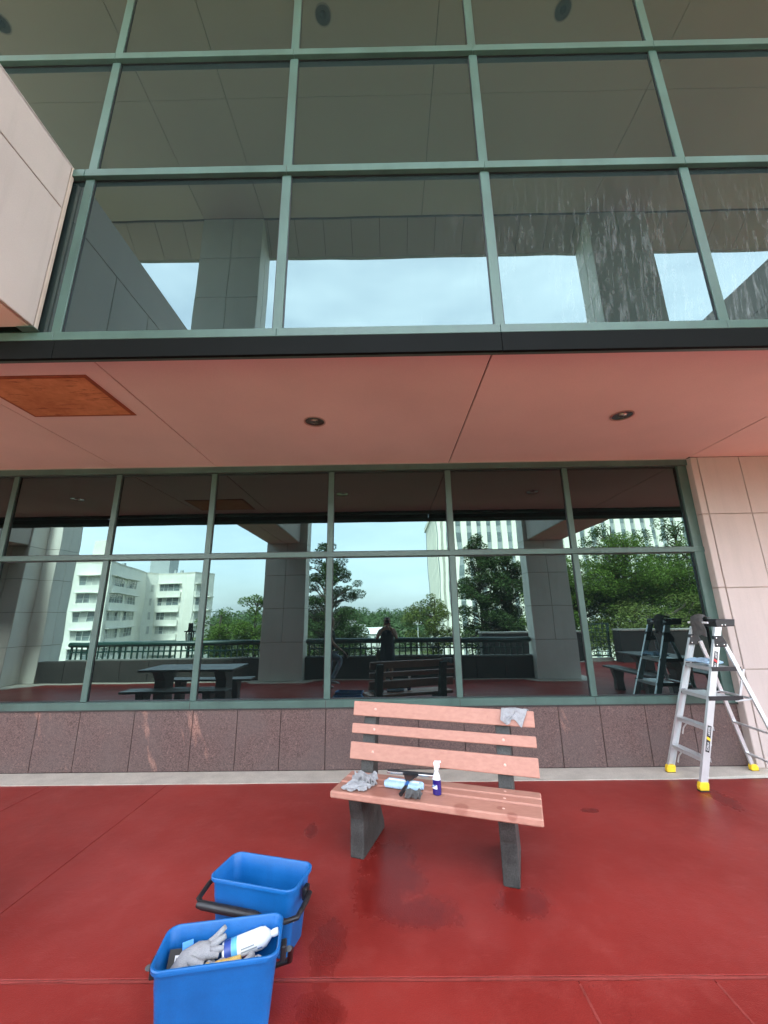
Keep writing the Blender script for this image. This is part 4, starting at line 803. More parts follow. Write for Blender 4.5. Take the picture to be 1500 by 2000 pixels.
g = MB(); g.tube([(-.09, -.02, .0), (-.05, -.005, .035), (0, .01, .045), (.035, .02, .045)], [.028, .040, .042, .034], 14, flat=.62); g.build('palm', m_grey, gl, True)
for k, (dy, ln, up) in enumerate(((-.022, .055, -.01), (-.006, .07, .0), (.010, .072, .03), (.026, .066, .05))):
    MB().tube([(.02, dy+.015, .045), (.02+ln*.5, dy+.018, .045+up*.4), (.02+ln, dy+.02, .045+up)], [.013, .0125, .009], 10).build('finger', m_grey, gl, True)
MB().tube([(-.03, -.02, .045), (.0, -.045, .05), (.03, -.05, .045)], [.015, .014, .009], 10).build('thumb', m_grey, gl, True)
settled('light grey cloth folded in the front bucket beside the glove', 'pileA', inb(-.02, -.025, .185), (.1, 0, 1.9), (.55, .42, .75), m_grey)
cloth('cleaning_cloth', 'dark rag at the bottom of the front bucket', .28, .11, .04, 3, 9.1, m_dgrey, inb(0, 0, .135), (0, 0, radians(9.4)))
cloth('cleaning_cloth', 'pale grey rag bunched at the right end of the front bucket', .10, .08, .04, 4, 11.5, m_grey, inb(.13, -.015, .185), (0, 0, .2))
cloth('cleaning_cloth', 'yellow cloth under the glove in the front bucket', .17, .09, .04, 4, 12.7, m_sponge, inb(-.01, -.02, .175), (.1, 0, .2))
sg = MB().box(-.05, .05, -.035, .035, -.02, .02).build('sponge', m_sponge, None, True, bevel=.008, loc=inb(.035, -.02, .19), rot=(.3, .1, .5)); tag(sg, 'yellow sponge under the white bottle in the front bucket', 'sponge')
pk = thing('blade_packet', 'dark card packet with a white barcode at the left end of the front bucket', 'packet', inb(-.165, .03, .2)); pk.rotation_euler = (radians(38), radians(8), radians(9.4+12))
MB().box(-.035, .035, -.045, .045, -.003, .003).build('card', m_bars, pk)
MB().box(-.012, .020, -.025, .025, .0035, .0045).build('label', m_white, pk)
b = MB(); xk = -.008
for wv in (.002, .001, .003, .001, .002, .002, .001, .003, .001):
    b.box(xk, xk+wv, -.018, .018, .0047, .0052); xk += wv+.0012
b.build('barcode', m_bars, pk)
bc = MB().box(-.02, .02, -.03, .03, -.001, .001).build('blue_card', m_sqblue, None, loc=inb(-.135, .055, .222), rot=(radians(55), 0, radians(30))); bc.data.materials[0] = plain('card_blue', (.05, .25, .62), .5); tag(bc, 'small bright blue card standing in the front bucket', 'card')

# ------------------------------------------------------------------ step ladder
ld = thing('step_ladder', 'silver aluminium step ladder with yellow feet by the pink end wall', 'ladder')
def rail_pts(far, z): return Vector((2.672+.352*z, 4.350-.037*z if far else 3.912+.046*z, z))
def channel(p0, p1, wx, wy, open_side):
    """C-section rail from p0 to p1: web plus two flanges; wx along X, wy along Y"""
    b = MB(); d = p1-p0
    def bar(ax, bx, ay, by):
        vs = []
        for p in (p0, p1):
            for (x_, y_) in ((ax, ay), (bx, ay), (bx, by), (ax, by)): vs.append((p.x+x_, p.y+y_, p.z))
        b.add(vs, [(3, 2, 1, 0), (4, 5, 6, 7), (0, 1, 5, 4), (1, 2, 6, 5), (2, 3, 7, 6), (3, 0, 4, 7)])
    s = open_side
    bar(-wx/2, wx/2, (-.0015 if s > 0 else wy-.0015)*1, (.0015 if s > 0 else wy+.0015)) 
    bar(-wx/2, -wx/2+.003, .0018, wy-.0018); bar(wx/2-.003, wx/2, .0018, wy-.0018)
    return b
for far in (0, 1):
    rl = channel(rail_pts(far, .035), rail_pts(far, 1.345)+Vector((0, 0, 0)), .062, .028, 1 if not far else -1).build('front_rail', m_alu, ld)
    if far: rl.location = (0, -.028, 0)
    p = rail_pts(far, 0)
    MB().prism([(-.040, .0), (.036, .0), (.046, .05), (.042, .062), (-.028, .062), (-.042, .03)], -.02, .02, 'y').build('foot', m_yellow, ld, bevel=.006, loc=(p.x+.012, p.y+(.012 if not far else -.016), .008))
    MB().box(-.043, .036, -.021, .021, 0, .0085).build('foot_pad', m_black, ld, loc=(p.x+.012, p.y+(.012 if not far else -.016), 0))
    q = rail_pts(far, 1.215)
    yo = -.004 if not far else .004
    MB().prism([(-.035, -.05), (.075, -.05), (.085, -.015), (.055, .05), (-.02, .05)], -.018, .018, 'y').build('hinge_bracket', m_black, ld, bevel=.004, loc=(q.x, q.y+(.008 if not far else -.012), q.z))
    for (dx, dz) in ((-.01, .03), (-.015, -.03), (.05, -.03)):
        s_ = MB().lathe([(.006, 0), (.005, .003), (.001, .004)], 8).build('rivet', m_chrome, ld, True); s_.location = (q.x+dx, q.y-.0105 if not far else q.y-.0305, q.z+dz); s_.rotation_euler = (radians(90), 0, 0)
for k in range(1, 5):
    z = .247*k; a, b_ = rail_pts(0, z), rail_pts(1, z)
    dp = .075 if k < 3 else .10
    st_o = MB(); x = a.x
    st_o.box(x-.034, x+dp-.034, a.y+.0035, b_.y-.0325, z-.004, z).box(x-.034, x-.031, a.y+.0035, b_.y-.0325, z-.032, z-.0045).box(x+dp-.037, x+dp-.034, a.y+.0035, b_.y-.0325, z-.032, z-.0045)
    for q in range(4): st_o.box(x-.028+q*(dp-.014)/4, x-.020+q*(dp-.014)/4, a.y+.004, b_.y-.033, z+.0003, z+.0018)
    st_o.build('step', m_alu, ld)
    if k >= 3:
        for (yy, s_) in ((a.y-.006, 1), (b_.y-.026, -1)):
            MB().box(x-.04, x+.27 if k == 3 else x+.235, yy-.004 if s_ > 0 else yy+.024, yy-.0018 if s_ > 0 else yy+.0262, z-.034, z+.004).build('step_bracket', m_black, ld)
        MB().box(x+dp-.03, x+.19, a.y+.004, b_.y-.033, z-.028, z-.002).build('step_tread', m_alu, ld, bevel=.003)
    for s_ in ((0, 1) if k < 3 else ()):
        yb = a.y+.006 if s_ == 0 else b_.y-.035; d = 1 if s_ == 0 else -1
        MB().tube([(x-.01, yb+d*.002, z-.15), (x-.002, yb+d*.02, z-.09), (x, yb+d*.075, z-.034)], .006, 6).build('brace', m_alu, ld, True)
c0, c1 = rail_pts(0, 1.37), rail_pts(1, 1.37)
MB().prism([(c0.x-.03, 1.345), (c0.x+.14, 1.35), (c0.x+.155, 1.415), (c0.x-.02, 1.415), (c0.x-.03, 1.40)], c0.y-.012, c0.y+.10, 'y').build('top_cap', m_black, ld, bevel=.005)
MB().prism([(c0.x-.03, 1.345), (c0.x+.14, 1.35), (c0.x+.155, 1.415), (c0.x+.02, 1.415), (c0.x-.03, 1.37)], c0.y+.1005, c1.y+.01, 'y').build('tool_tray', m_black, ld, bevel=.005)
MB().box(c0.x-.045, c0.x-.031, c0.y+.08, c1.y+.02, 1.372, 1.392).build('front_bar', m_white, ld, bevel=.003)
for i in range(2):
    s_ = MB().lathe([(.006, 0), (.005, .003), (.001, .004)], 8).build('rivet', m_chrome, ld, True); s_.location = (c0.x+.02+i*.03, c0.y-.012, 1.362); s_.rotation_euler = (radians(90), 0, 0)
def bar(p, q, w, h, name, mat=m_alu):
    p, q = Vector(p), Vector(q); d = (q-p).normalized(); e = Vector((0, 1, 0)) if abs(d.y) < .8 else Vector((0, 0, 1)); e1 = (e-d*e.dot(d)).normalized(); e2 = d.cross(e1)
    vs = [P_+e1*a*w/2+e2*b*h/2 for P_ in (p, q) for a, b in ((-1, -1), (1, -1), (1, 1), (-1, 1))]
    return MB().add(vs, [(3, 2, 1, 0), (4, 5, 6, 7), (0, 1, 5, 4), (1, 2, 6, 5), (2, 3, 7, 6), (3, 0, 4, 7)]).build(name, mat, ld, bevel=.003)
R0a, R0b = Vector((3.175, 3.985, 1.20)), Vector((3.435, 3.825, .03)); R1a, R1b = Vector((3.165, 4.270, 1.20)), Vector((3.49, 4.352, .03))
bar(R0a, R0b, .02, .035, 'rear_rail'); bar(R1a, R1b, .02, .035, 'rear_rail')
for k in (.16, .44, .72):
    tt = (1.2-k)/1.17; bar(R0a.lerp(R0b, tt), R1a.lerp(R1b, tt), .016, .028, 'rear_brace')
for p in (R0b, R1b):
    MB().prism([(-.03, 0), (.035, 0), (.04, .03), (.02, .055), (-.02, .055), (-.035, .03)], -.02, .02, 'y').build('foot', m_yellow, ld, bevel=.006, loc=(p.x, p.y, .008)); MB().box(-.033, .037, -.021, .021, 0, .0085).build('foot_pad', m_black, ld, loc=(p.x, p.y, 0))
tt = (1.2-.72)/1.17
for (a, y_) in ((R0a.lerp(R0b, tt), 3.945), (R1a.lerp(R1b, tt), 4.32)):
    bar((2.672+.352*.99+.25, y_, .97), (2.672+.352*.745+.235, y_, .70), .012, .02, 'spreader'); bar((2.672+.352*.745+.2, y_, .70), (a.x, a.y, .72), .010, .014, 'spreader')
# printed brand strips on the near rail
def text(s, size, mat, parent, Mx, name='lettering'):
    cu = bpy.data.curves.new(name, 'FONT'); cu.body = s; cu.size = size; cu.align_x = 'CENTER'; cu.align_y = 'CENTER'; cu.extrude = .0002
    o = bpy.data.objects.new(name, cu); C.objects.link(o); dg = bpy.context.evaluated_depsgraph_get()
    me = bpy.data.meshes.new_from_object(o.evaluated_get(dg)); bpy.data.objects.remove(o); bpy.data.curves.remove(cu)
    me.materials.clear(); me.materials.append(mat); me.name = name
    q = bpy.data.objects.new(name, me); C.objects.link(q); q.parent = parent; q.matrix_local = Mx; return q
def on_rail(z, off):
    p = rail_pts(0, z)-Vector((0, .0015+off, 0)); up = (rail_pts(0, 1)-rail_pts(0, 0)).normalized()
    ex = up; ez = Vector((0, -1, 0)); ez = (ez-ex*ez.dot(ex)).normalized(); ey = ez.cross(ex)
    return Matrix(((ex.x, ey.x, ez.x, p.x), (ex.y, ey.y, ez.y, p.y), (ex.z, ey.z, ez.z, p.z), (0, 0, 0, 1)))
for z, h, mats in ((.40, .22, (m_white, m_yellow)), (1.045, .17, (m_bars, m_red))):
    s_ = MB().box(-h/2, h/2, -.017, .017, 0, .0004).build('label', m_bars, ld); s_.matrix_local = on_rail(z, .0002)
    s_ = MB().prism([(-.016, -.017), (.006, -.017), (.016, .017), (-.006, .017)], 0, .0003, 'z').build('label_flash', mats[1], ld); s_.matrix_local = on_rail(z, .0012)
    text('GORILLA', .027, m_white, ld, on_rail(z, .0014) @ Matrix.Translation((-h*.29, 0, 0)) @ Matrix.Diagonal((.62 if h > .2 else .47, 1, 1, 1)))
    text('LADDERS', .027, m_white, ld, on_rail(z, .0014) @ Matrix.Translation((h*.29, 0, 0)) @ Matrix.Diagonal((.62 if h > .2 else .47, 1, 1, 1)))
def overtop(q, a, b):
    x, y = q.x, q.y
    rr = .055
    if x < 0: return (-rr*.9-.5*abs(q.z), y, -.02+x*1.2+.02)
    return (x*.6-rr*.9, y, .01+q.z*.6+.02*sin(min(1, x/.08)*pi))
cloth('cleaning_cloth', 'dark grey cloth draped over the top of the step ladder', .26, .17, .05, 4, 3.3, m_dgrey, (c0.x+.02, 4.20, 1.41), (0, 0, 0), drape=overtop, th=.006)
cloth('cleaning_cloth', 'pale blue folded cloth on the upper step of the ladder', .15, .24, .035, 3, 6.6, m_lblue, (3.06, 4.13, .995), (0, 0, .1), lift=.012, th=.016)

# ------------------------------------------------------------------ people (seen in the glass)
def skin(name, verts, edges, mat, parent, root=0, sub=2):
    """verts: (x,y,z,r) or (x,y,z,rx,ry)"""
    me = bpy.data.meshes.new(name); me.from_pydata([v[:3] for v in verts], edges, []); me.materials.append(mat)
    o = bpy.data.objects.new(name, me); C.objects.link(o)
    m = o.modifiers.new('skin', 'SKIN'); m.use_smooth_shade = True
    sv = me.skin_vertices[0].data
    for i, v in enumerate(verts): sv[i].radius = (v[3], v[4] if len(v) > 4 else v[3]); sv[i].use_root = (i == root)
    s = o.modifiers.new('sub', 'SUBSURF'); s.levels = sub; s.render_levels = sub
    dg = bpy.context.evaluated_depsgraph_get(); m2 = bpy.data.meshes.new_from_object(o.evaluated_get(dg)); m2.name = name
    if not len(m2.materials): m2.materials.append(mat)
    bpy.data.objects.remove(o); o = bpy.data.objects.new(name, m2); C.objects.link(o); o.parent = parent
    m2.polygons.foreach_set('use_smooth', [True]*len(m2.polygons)); return o
def chain(n, start=0): return [(start+i, start+i+1) for i in range(n-1)]
def hand_chains(palm, fwd, side, curl, s=1.0):
    """palm centre, finger direction, thumb side, curl direction -> vertex chains (each separate)"""
    palm, fwd, side, curl = Vector(palm), Vector(fwd).normalized(), Vector(side).normalized(), Vector(curl).normalized(); out = []
    for k, ln in enumerate((.062, .072, .068, .052)):
        b = palm+side*(.027-.018*k)*s
        pts = [b, b+fwd*.035*s, b+fwd*(.035+ln*.45)*s+curl*.012*s, b+fwd*(.035+ln*.75)*s+curl*.034*s, b+fwd*(.035+ln*.82)*s+curl*.052*s]
        out.append([(p.x, p.y, p.z, .0085*s*(1-.07*i)) for i, p in enumerate(pts)])
    b = palm-fwd*.02*s+side*.02*s
    pts = [b, b+side*.03*s+fwd*.012*s, b+side*.045*s+fwd*.035*s+curl*.008*s, b+side*.046*s+fwd*.058*s+curl*.022*s]
    out.append([(p.x, p.y, p.z, .0095*s*(1-.07*i)) for i, p in enumerate(pts)])
    return out
def add_hand(name, palm, wrist, fwd, side, curl, parent, s=1.0):
    ch = hand_chains(palm, fwd, side, curl, s)
    w, p = Vector(wrist), Vector(palm); f_ = Vector(fwd).normalized()
    o = skin(name, [(*w, .021*s), (*(w.lerp(p, .55)), .030*s, .017*s), (*p, .036*s, .016*s), (*(p+f_*.03*s), .033*s, .014*s)], chain(4), m_skin, parent)
    for c in ch: skin('finger', c, chain(len(c)), m_skin, o, sub=1)
    return o
# photographer: stands in front of the railing, phone held up to the face, facing the glass (+Y)
px, py = -.05, -.30
pp = thing('person', 'photographer in a long navy sleeveless dress holding a phone to the face', 'person', (px, py, 0))
body = [(0, 0, .74, .115, .095), (0, 0, .86, .105, .085), (0, 0, 1.0, .115, .085), (0, -.01, 1.11, .125, .085), (0, -.01, 1.185, .075, .06), (0, 0, 1.235, .038, .038), (0, .02, 1.285, .052, .058), (0, .022, 1.345, .067, .078), (0, .015, 1.40, .064, .076), (0, .008, 1.438, .04, .05),
     (-.155, -.005, 1.145, .048), (-.20, .05, 1.04, .036), (-.212, .10, .985, .033), (-.14, .155, 1.12, .027), (-.07, .185, 1.245, .020),
     (.155, -.005, 1.145, .048), (.20, .05, 1.04, .036), (.205, .10, .985, .033), (.13, .155, 1.12, .027), (.06, .185, 1.245, .020),
     (-.075, 0, .66, .088), (-.08, .005, .38, .055), (-.08, -.01, .22, .047), (-.082, -.01, .07, .032), (-.085, .06, .03, .030, .022), (-.087, .12, .022, .026, .016),
     (.075, 0, .66, .088), (.08, .005, .38, .055), (.08, -.01, .22, .047), (.082, -.01, .07, .032), (.085, .06, .03, .030, .022), (.087, .12, .022, .026, .016)]
ed = chain(10)+[(4, 10), (10, 11), (11, 12), (12, 13), (13, 14), (4, 15), (15, 16), (16, 17), (17, 18), (18, 19), (0, 20), (20, 21), (21, 22), (22, 23), (23, 24), (24, 25), (0, 26), (26, 27), (27, 28), (28, 29), (29, 30), (30, 31)]
skin('body', body, ed, m_skin, pp)
dr = MB(); vs = []; fs = []; n = 36
prof = [(1.165, .085, .066, 0), (1.13, .142, .098, 0), (1.06, .146, .108, 0), (.98, .142, .105, .0), (.88, .138, .108, .03), (.74, .158, .128, .06), (.58, .170, .138, .09), (.45, .178, .145, .12), (.40, .182, .15, .13)]
for z, a, b_, fo in prof:
    for j in range(n):
        th = 2*pi*j/n; k = 1+fo*.6*sin(th*7+z*3); vs.append((a*k*cos(th), b_*k*sin(th)-.005, z+.01*sin(th*3)*(z < .5)))
for i in range(len(prof)-1):
    for j in range(n): fs.append((i*n+j, (i+1)*n+j, (i+1)*n+(j+1) % n, i*n+(j+1) % n))
dro = dr.add(vs, fs).build('dress', m_dress, pp, True); s_ = dro.modifiers.new('thick', 'SOLIDIFY'); s_.thickness = .006
skin('hair', [(0, -.02, 1.44, .062, .055), (0, -.045, 1.41, .076, .058), (0, -.062, 1.35, .074, .045), (0, -.058, 1.28, .062, .035), (-.066, -.005, 1.37, .020, .03), (.066, -.005, 1.37, .020, .03)], [(0, 1), (1, 2), (2, 3), (1, 4), (1, 5)], m_hair, pp)
skin('nose', [(0, .095, 1.365, .008), (0, .108, 1.34, .011), (0, .098, 1.328, .010)], chain(3), m_skin, pp, sub=1)
for s in (-1, 1):
    MB().lathe([(.001, -.009), (.008, -.005), (.010, 0), (.008, .005), (.001, .009)], 10).build('eye', m_hair, pp, True, loc=(s*.03, .088, 1.372)); skin('ear', [(s*.070, .01, 1.375, .008, .014), (s*.074, .006, 1.355, .009, .016), (s*.070, .012, 1.335, .007, .010)], chain(3), m_skin, pp, sub=1)
MB().box(-.02, .02, .086, .092, 1.302, 1.309).build('mouth', plain('lips', (.35, .12, .10), .5), pp, bevel=.002)
add_hand('hand', (-.052, .195, 1.30), (-.068, .186, 1.248), (.15, .1, 1), (.5, -1, .1), (.6, .75, .1), pp)
add_hand('hand', (.050, .195, 1.30), (.058, .186, 1.248), (-.15, .1, 1), (-.5, -1, .1), (-.6, .75, .1), pp)
ph = MB().box(-.037, .037, -.004, .004, -.075, .075).build('phone', m_black, None, bevel=.004, loc=(px, py+.204, 1.355)); tag(ph, 'black phone held up in both hands by the photographer', 'phone')
bgp = thing('tote_bag', 'limp grey bag hanging at the hip of the photographer', 'bag', (px-.19, py+.02, .62))
b = MB(); b.prism([(-.05, -.20), (.05, -.21), (.06, 0), (.035, .12), (-.02, .13), (-.055, .02)], -.03, .03, 'y'); b.build('bag_body', plain('bag_grey', (.13, .125, .115), .9, .2, 20), bgp, bevel=.015)
MB().tube([(.0, 0, .12), (.02, 0, .25), (.06, -.01, .40), (.07, -.02, .52)], .010, 6).build('strap', m_topb, bgp, True)
# companion: stepping past, mostly hidden behind a mullion in the mirrored view, faces +X
qx, qy = -1.245, .10
p2 = thing('person', 'walking person in black top and pale jeans mostly hidden by a mullion', 'person', (qx, qy, 0))
body = [(0, 0, .78, .085, .115), (0, 0, .92, .085, .105), (.01, 0, 1.06, .09, .125), (.0, 0, 1.17, .07, .09), (.01, 0, 1.225, .038), (.025, 0, 1.28, .055, .05), (.025, 0, 1.35, .075, .066), (.015, 0, 1.41, .07, .06), (.0, 0, 1.445, .04, .04),
     (0, -.15, 1.13, .045), (-.03, -.17, .95, .036), (.0, -.17, .78, .028), (.02, -.17, .70, .022),
     (0, .15, 1.13, .045), (.05, .17, .95, .036), (.17, .16, .84, .028), (.27, .14, .765, .021)]
ed = chain(9)+[(3, 9), (9, 10), (10, 11), (11, 12), (3, 13), (13, 14), (14, 15), (15, 16)]
skin('body', body, ed, m_skin, p2)
skin('shirt', [(0, 0, .76, .098, .128), (0, 0, .92, .098, .118), (.01, 0, 1.06, .102, .138), (.0, 0, 1.165, .075, .10), (0, -.155, 1.125, .058), (-.02, -.17, 1.02, .052), (0, .155, 1.125, .058), (.03, .17, 1.02, .052)], chain(4)+[(3, 4), (4, 5), (3, 6), (6, 7)], m_topb, p2)
skin('jeans', [(0, 0, .76, .10, .13), (-.01, -.075, .66, .082), (-.04, -.08, .40, .058), (-.09, -.08, .12, .045), (.06, .075, .66, .084), (.22, .085, .60, .068), (.20, .085, .50, .058), (.12, .085, .34, .050), (.05, .085, .20, .045)], [(0, 1), (1, 2), (2, 3), (0, 4), (4, 5), (5, 6), (6, 7), (7, 8)], m_jeans, p2)
for (a, c, z) in ((-.10, -.08, .035), (.05, .085, .135)):
    skin('shoe', [(a-.05, c, z+.03, .034, .04), (a+.03, c, z+.01, .038, .036), (a+.11, c, z, .036, .026), (a+.16, c, z-.004, .025, .02)], chain(4), m_shoe, p2)
skin('hair', [(-.02, 0, 1.45, .06, .055), (-.05, 0, 1.40, .06, .072), (-.07, 0, 1.32, .04, .066)], chain(3), m_hair, p2)
skin('nose', [(.095, 0, 1.365, .008), (.112, 0, 1.345, .011), (.10, 0, 1.33, .010)], chain(3), m_skin, p2, sub=1)
for s in (-1, 1): MB().lathe([(.001, -.009), (.008, -.005), (.010, 0), (.008, .005), (.001, .009)], 10).build('eye', m_hair, p2, True, loc=(.083, s*.03, 1.375))
add_hand('hand', (.315, .135, .73), (.272, .14, .763), (1, 0, -.7), (0, -1, 0), (-.5, -.3, -1), p2); add_hand('hand', (.035, -.17, .63), (.02, -.17, .70), (.1, 0, -1), (1, 0, 0), (.3, .8, 0), p2)
rg = tag(cloth('rag', 'x', .10, .16, .03, 4, 8.2, m_topb, (qx+.335, qy+.13, .67), (1.5, 0, .3)), 'dark rag held in the hand of the walking person', 'cloth')

# ------------------------------------------------------------------ lamps beyond the railing
def lantern():
    t = thing('street_lantern', 'dark lantern on a post just beyond the left railing', 'street lamp', (-6.70, -5.0, -9))
    MB().lathe([(.09, 0), (.09, .3), (.05, .5), (.035, 9.7)], 10).build('post', m_dark, t, True)
    b = MB()
    for k in range(4):
        a = pi/4+k*pi/2; b.tube([(.10*cos(a), .10*sin(a), 9.66), (.125*cos(a), .125*sin(a), 9.98), (.06*cos(a), .06*sin(a), 10.10)], .022, 6)
    b.build('cage', m_dark, t); MB().lathe([(.03, 9.58), (.075, 9.64), (.09, 9.96), (.05, 10.0)], 8).build('lantern_glass', m_win, t)
    MB().box(-.13, .13, -.13, .13, 10.02, 10.06).box(-.055, .055, -.055, .055, 10.0605, 10.32).build('lantern_cap', m_dark, t)
    for q in (-1, 1): MB().tube([(q*.02, 0, 9.50), (q*.10, 0, 9.48), (q*.13, 0, 9.58), (q*.12, 0, 9.68)], .02, 6).build('arm', m_dark, t, True)
lantern()
t = thing('street_lamp', 'white post lamp with a domed head below the hills', 'street lamp', (3.55, -42, -9))
MB().lathe([(.18, 0), (.14, .4), (.10, .6), (.08, 9.3)], 10).build('post', m_lamp, t, True); MB().lathe([(.10, 9.2), (.62, 9.28), (.60, 9.45), (.35, 9.65), (.05, 9.72)], 16).build('lamp_head', m_lamp, t, True)

# ------------------------------------------------------------------ far buildings
def facade(parent, p0, p1, z0, z1, heads, groups, outward=1):
    """windows set in a wall from p0 to p1 (plan); heads = z of window heads; groups = list of (s0,s1,lights) along the wall in metres"""
    a = Vector((p0[0], p0[1], 0)); d = Vector((p1[0]-p0[0], p1[1]-p0[1], 0)); ln = d.length; d.normalize(); rz = math.atan2(d.y, d.x)
    for zh in heads:
        for (s0, s1, k) in groups:
            w = s1-s0; o = a+d*(s0+s1)/2; h = 1.45
            key = ('win', round(w, 2), k)
            if key not in BOX:
                fb = MB(); fb.box(-w/2, w/2, -.10, .06, -.06, .0).box(-w/2, w/2, -.08, .06, h, h+.06)
                for i in range(k+1): x = -w/2+w*i/k; fb.box(x-.04, x+.04, -.07, .06, 0, h)
                fb.box(-w/2, w/2, -.065, .055, h*.42, h*.42+.05)
                BOX[key] = fb.mesh('window', m_winf); BOX[key+('p',)] = [MB().box(-w/2/k+.045, w/2/k-.045, -.02, .02, .0, h).mesh('pane', mm) for mm in (m_win, m_wcurt)]
            wo_ = inst('window', BOX[key], parent, (o.x, o.y, zh-1.5), (0, 0, rz))
            for i in range(k): inst('pane', BOX[key+('p',)][random.random() < .42], wo_, (-w/2+w*(i+.5)/k, 0, 0))
m_wcurt = plain('curtained_window', (.40, .41, .37), .4, .15, 1)
ab = thing('apartment_block', 'cream flat roofed block with long window bands left in the mirrored view', 'building')
out = [(-52.5, -56), (-45.3, -56), (-50.6, -75), (-48.9, -76.2), (-42.6, -76.2), (-40.6, -75.4), (-38.6, -80.5), (-47, -97), (-70, -97), (-70, -56)]
core = MB(); out_r = list(reversed(out))
core.prism(out_r, -9, 10.4, 'z'); core.build('walls', m_cream, ab)
heads = [8.35, 5.5, 2.65, -.2, -3.05, -5.9]
def off(p0, p1, e):
    d = Vector((p1[0]-p0[0], p1[1]-p0[1])); n_ = Vector((-d.y, d.x)).normalized()*e; return (p0[0]+n_.x, p0[1]+n_.y), (p1[0]+n_.x, p1[1]+n_.y)
w = [((-52.5, -56), (-45.3, -56), [(2.3, 6.6, 4)]), ((-45.3, -56), (-50.6, -75), [(1.2, 7.4, 5), (9.0, 14.0, 4)]), ((-48.9, -76.2), (-42.6, -76.2), [(.7, 2.6, 2), (2.62, 5.2, 2)]), ((-40.6, -75.4), (-38.6, -80.5), [(.5, 2.6, 2)]), ((-50.6, -75), (-48.9, -76.2), [(.9, 1.4, 1)])]
for p0, p1, gr in w:
    a, b_ = off(p0, p1, .05); facade(ab, a, b_, -9, 10, heads, gr)
    dd = (Vector(p1)-Vector(p0)); lnn = dd.length; rz = math.atan2(dd.y, dd.x)
    if len(gr) == 1 and gr[0][2] == 1: continue
    for zh in heads:
        s0, s1 = gr[0][0]-.3, gr[-1][1]+.3
        cn = MB().box(s0, s1, -.05, .75, .02, .14).build('canopy_slab', m_winf if zh < 8 else m_cream, ab); cn.location = (p0[0], p0[1], zh); cn.rotation_euler = (0, 0, rz)
        bd_ = MB().box(s0, s1, 0, .34, -2.72, -1.58).build('balcony_front', m_cream, ab); bd_.location = (p0[0], p0[1], zh); bd_.rotation_euler = (0, 0, rz)
for zz_ in (5.6, 2.75, -.1, -2.95): box('balcony_slab', -39.6, -38.3, -80.2, -78.2, zz_, zz_+.25, m_cream, ab)
MB().prism(out_r, 10.4, 10.75, 'z').build('roof_edge', m_creamd, ab)
box('rooftop_plant', -53, -48.8, -84, -80, 10.76, 14.6, m_span, ab); box('rooftop_plant', -52, -50, -62, -60, 10.76, 14.9, m_cream, ab)
for x, y in ((-46.2, -77.5), (-45.0, -78), (-49.5, -65)): box('vent', x, x+.5, y-.5, y, 10.76, 11.5, m_span, ab)
tw = thing('tower_block', 'tall white ribbed tower with dark window strips right in the mirrored view', 'building')
TX0, TX1, TY0, TY1, TZ = 10.5, 66, -97, -72, 23.9
MB().box(TX0, TX1, TY0, TY1-.5, -9, TZ-1.2).build('walls', m_span, tw)
box('roof_slab', TX0-.4, TX1+.4, TY0-.4, TY1+.3, TZ-1.2, TZ, m_tower, tw)
RIB = MB().prism([(-.62, 0), (.62, 0), (.56, .32), (-.56, .32)], -9, TZ-1.2, 'z').mesh('rib', m_tower)
PANE = MB().box(-.55, .55, 0, .06, 0, 2.0).mesh('window', m_win); SPAN = MB().box(-.55, .55, 0, .05, 0, 1.25).mesh('spandrel', m_span)
inst('rib', RIB, tw, (11.1, TY1-.5, 0)); inst('rib', RIB, tw, (11.7, TY1-.5, 0))
for i in range(25):
    x = 12.85+2.12*i
    inst('rib', RIB, tw, (x+1.06, TY1-.5, 0))
    for k in range(9): inst('window', PANE, tw, (x, TY1-.5, -8.2+3.45*k))
for k in range(9):
    b = box('side_rib', TX0-.16, TX0-.001, -75.6-k*2.3, -74.0-k*2.3, -9, TZ-1.25, m_tower, tw)
for (x, y, wd, dp, h, lab) in ((-8.4, -92, 5, 6, 2.6, 'small white house with grey roof among the trees, left of the photographer reflection'), (-3.6, -84, 3.6, 4, 2.2, 'low white shed beyond the railing near the photographer reflection'), (-13.5, -118, 6, 6, 3.2, 'pale house half hidden by trees beyond the left column')):
    hs = thing('house', lab, 'house', (x, y, -9)); z0 = 4.2
    MB().box(-wd/2, wd/2, -dp/2, dp/2, 0, z0+h).build('walls', m_winf, hs); MB().prism([(-dp/2-.3, z0+h), (dp/2+.3, z0+h), (0, z0+h+1.3)], -wd/2-.3, wd/2+.3, 'x').build('roof', m_tile if wd > 4 else m_lamp, hs)
    for s in (-1, 1): box('window', s*wd/4-.5, s*wd/4+.5, dp/2, dp/2+.05, z0+h-1.6, z0+h-.5, m_win, hs)
dm = thing('domed_pavilion', 'tiny white domed roof with a spire on the wooded skyline', 'building', (59, -398, -9))
MB().lathe([(7, 0), (7, 10.0), (8.6, 10.1), (8.2, 10.7), (4, 12.0), (1.6, 12.6), (1.4, 14), (.5, 14.5), (.25, 19)], 20).build('roof', m_lamp, dm, True)

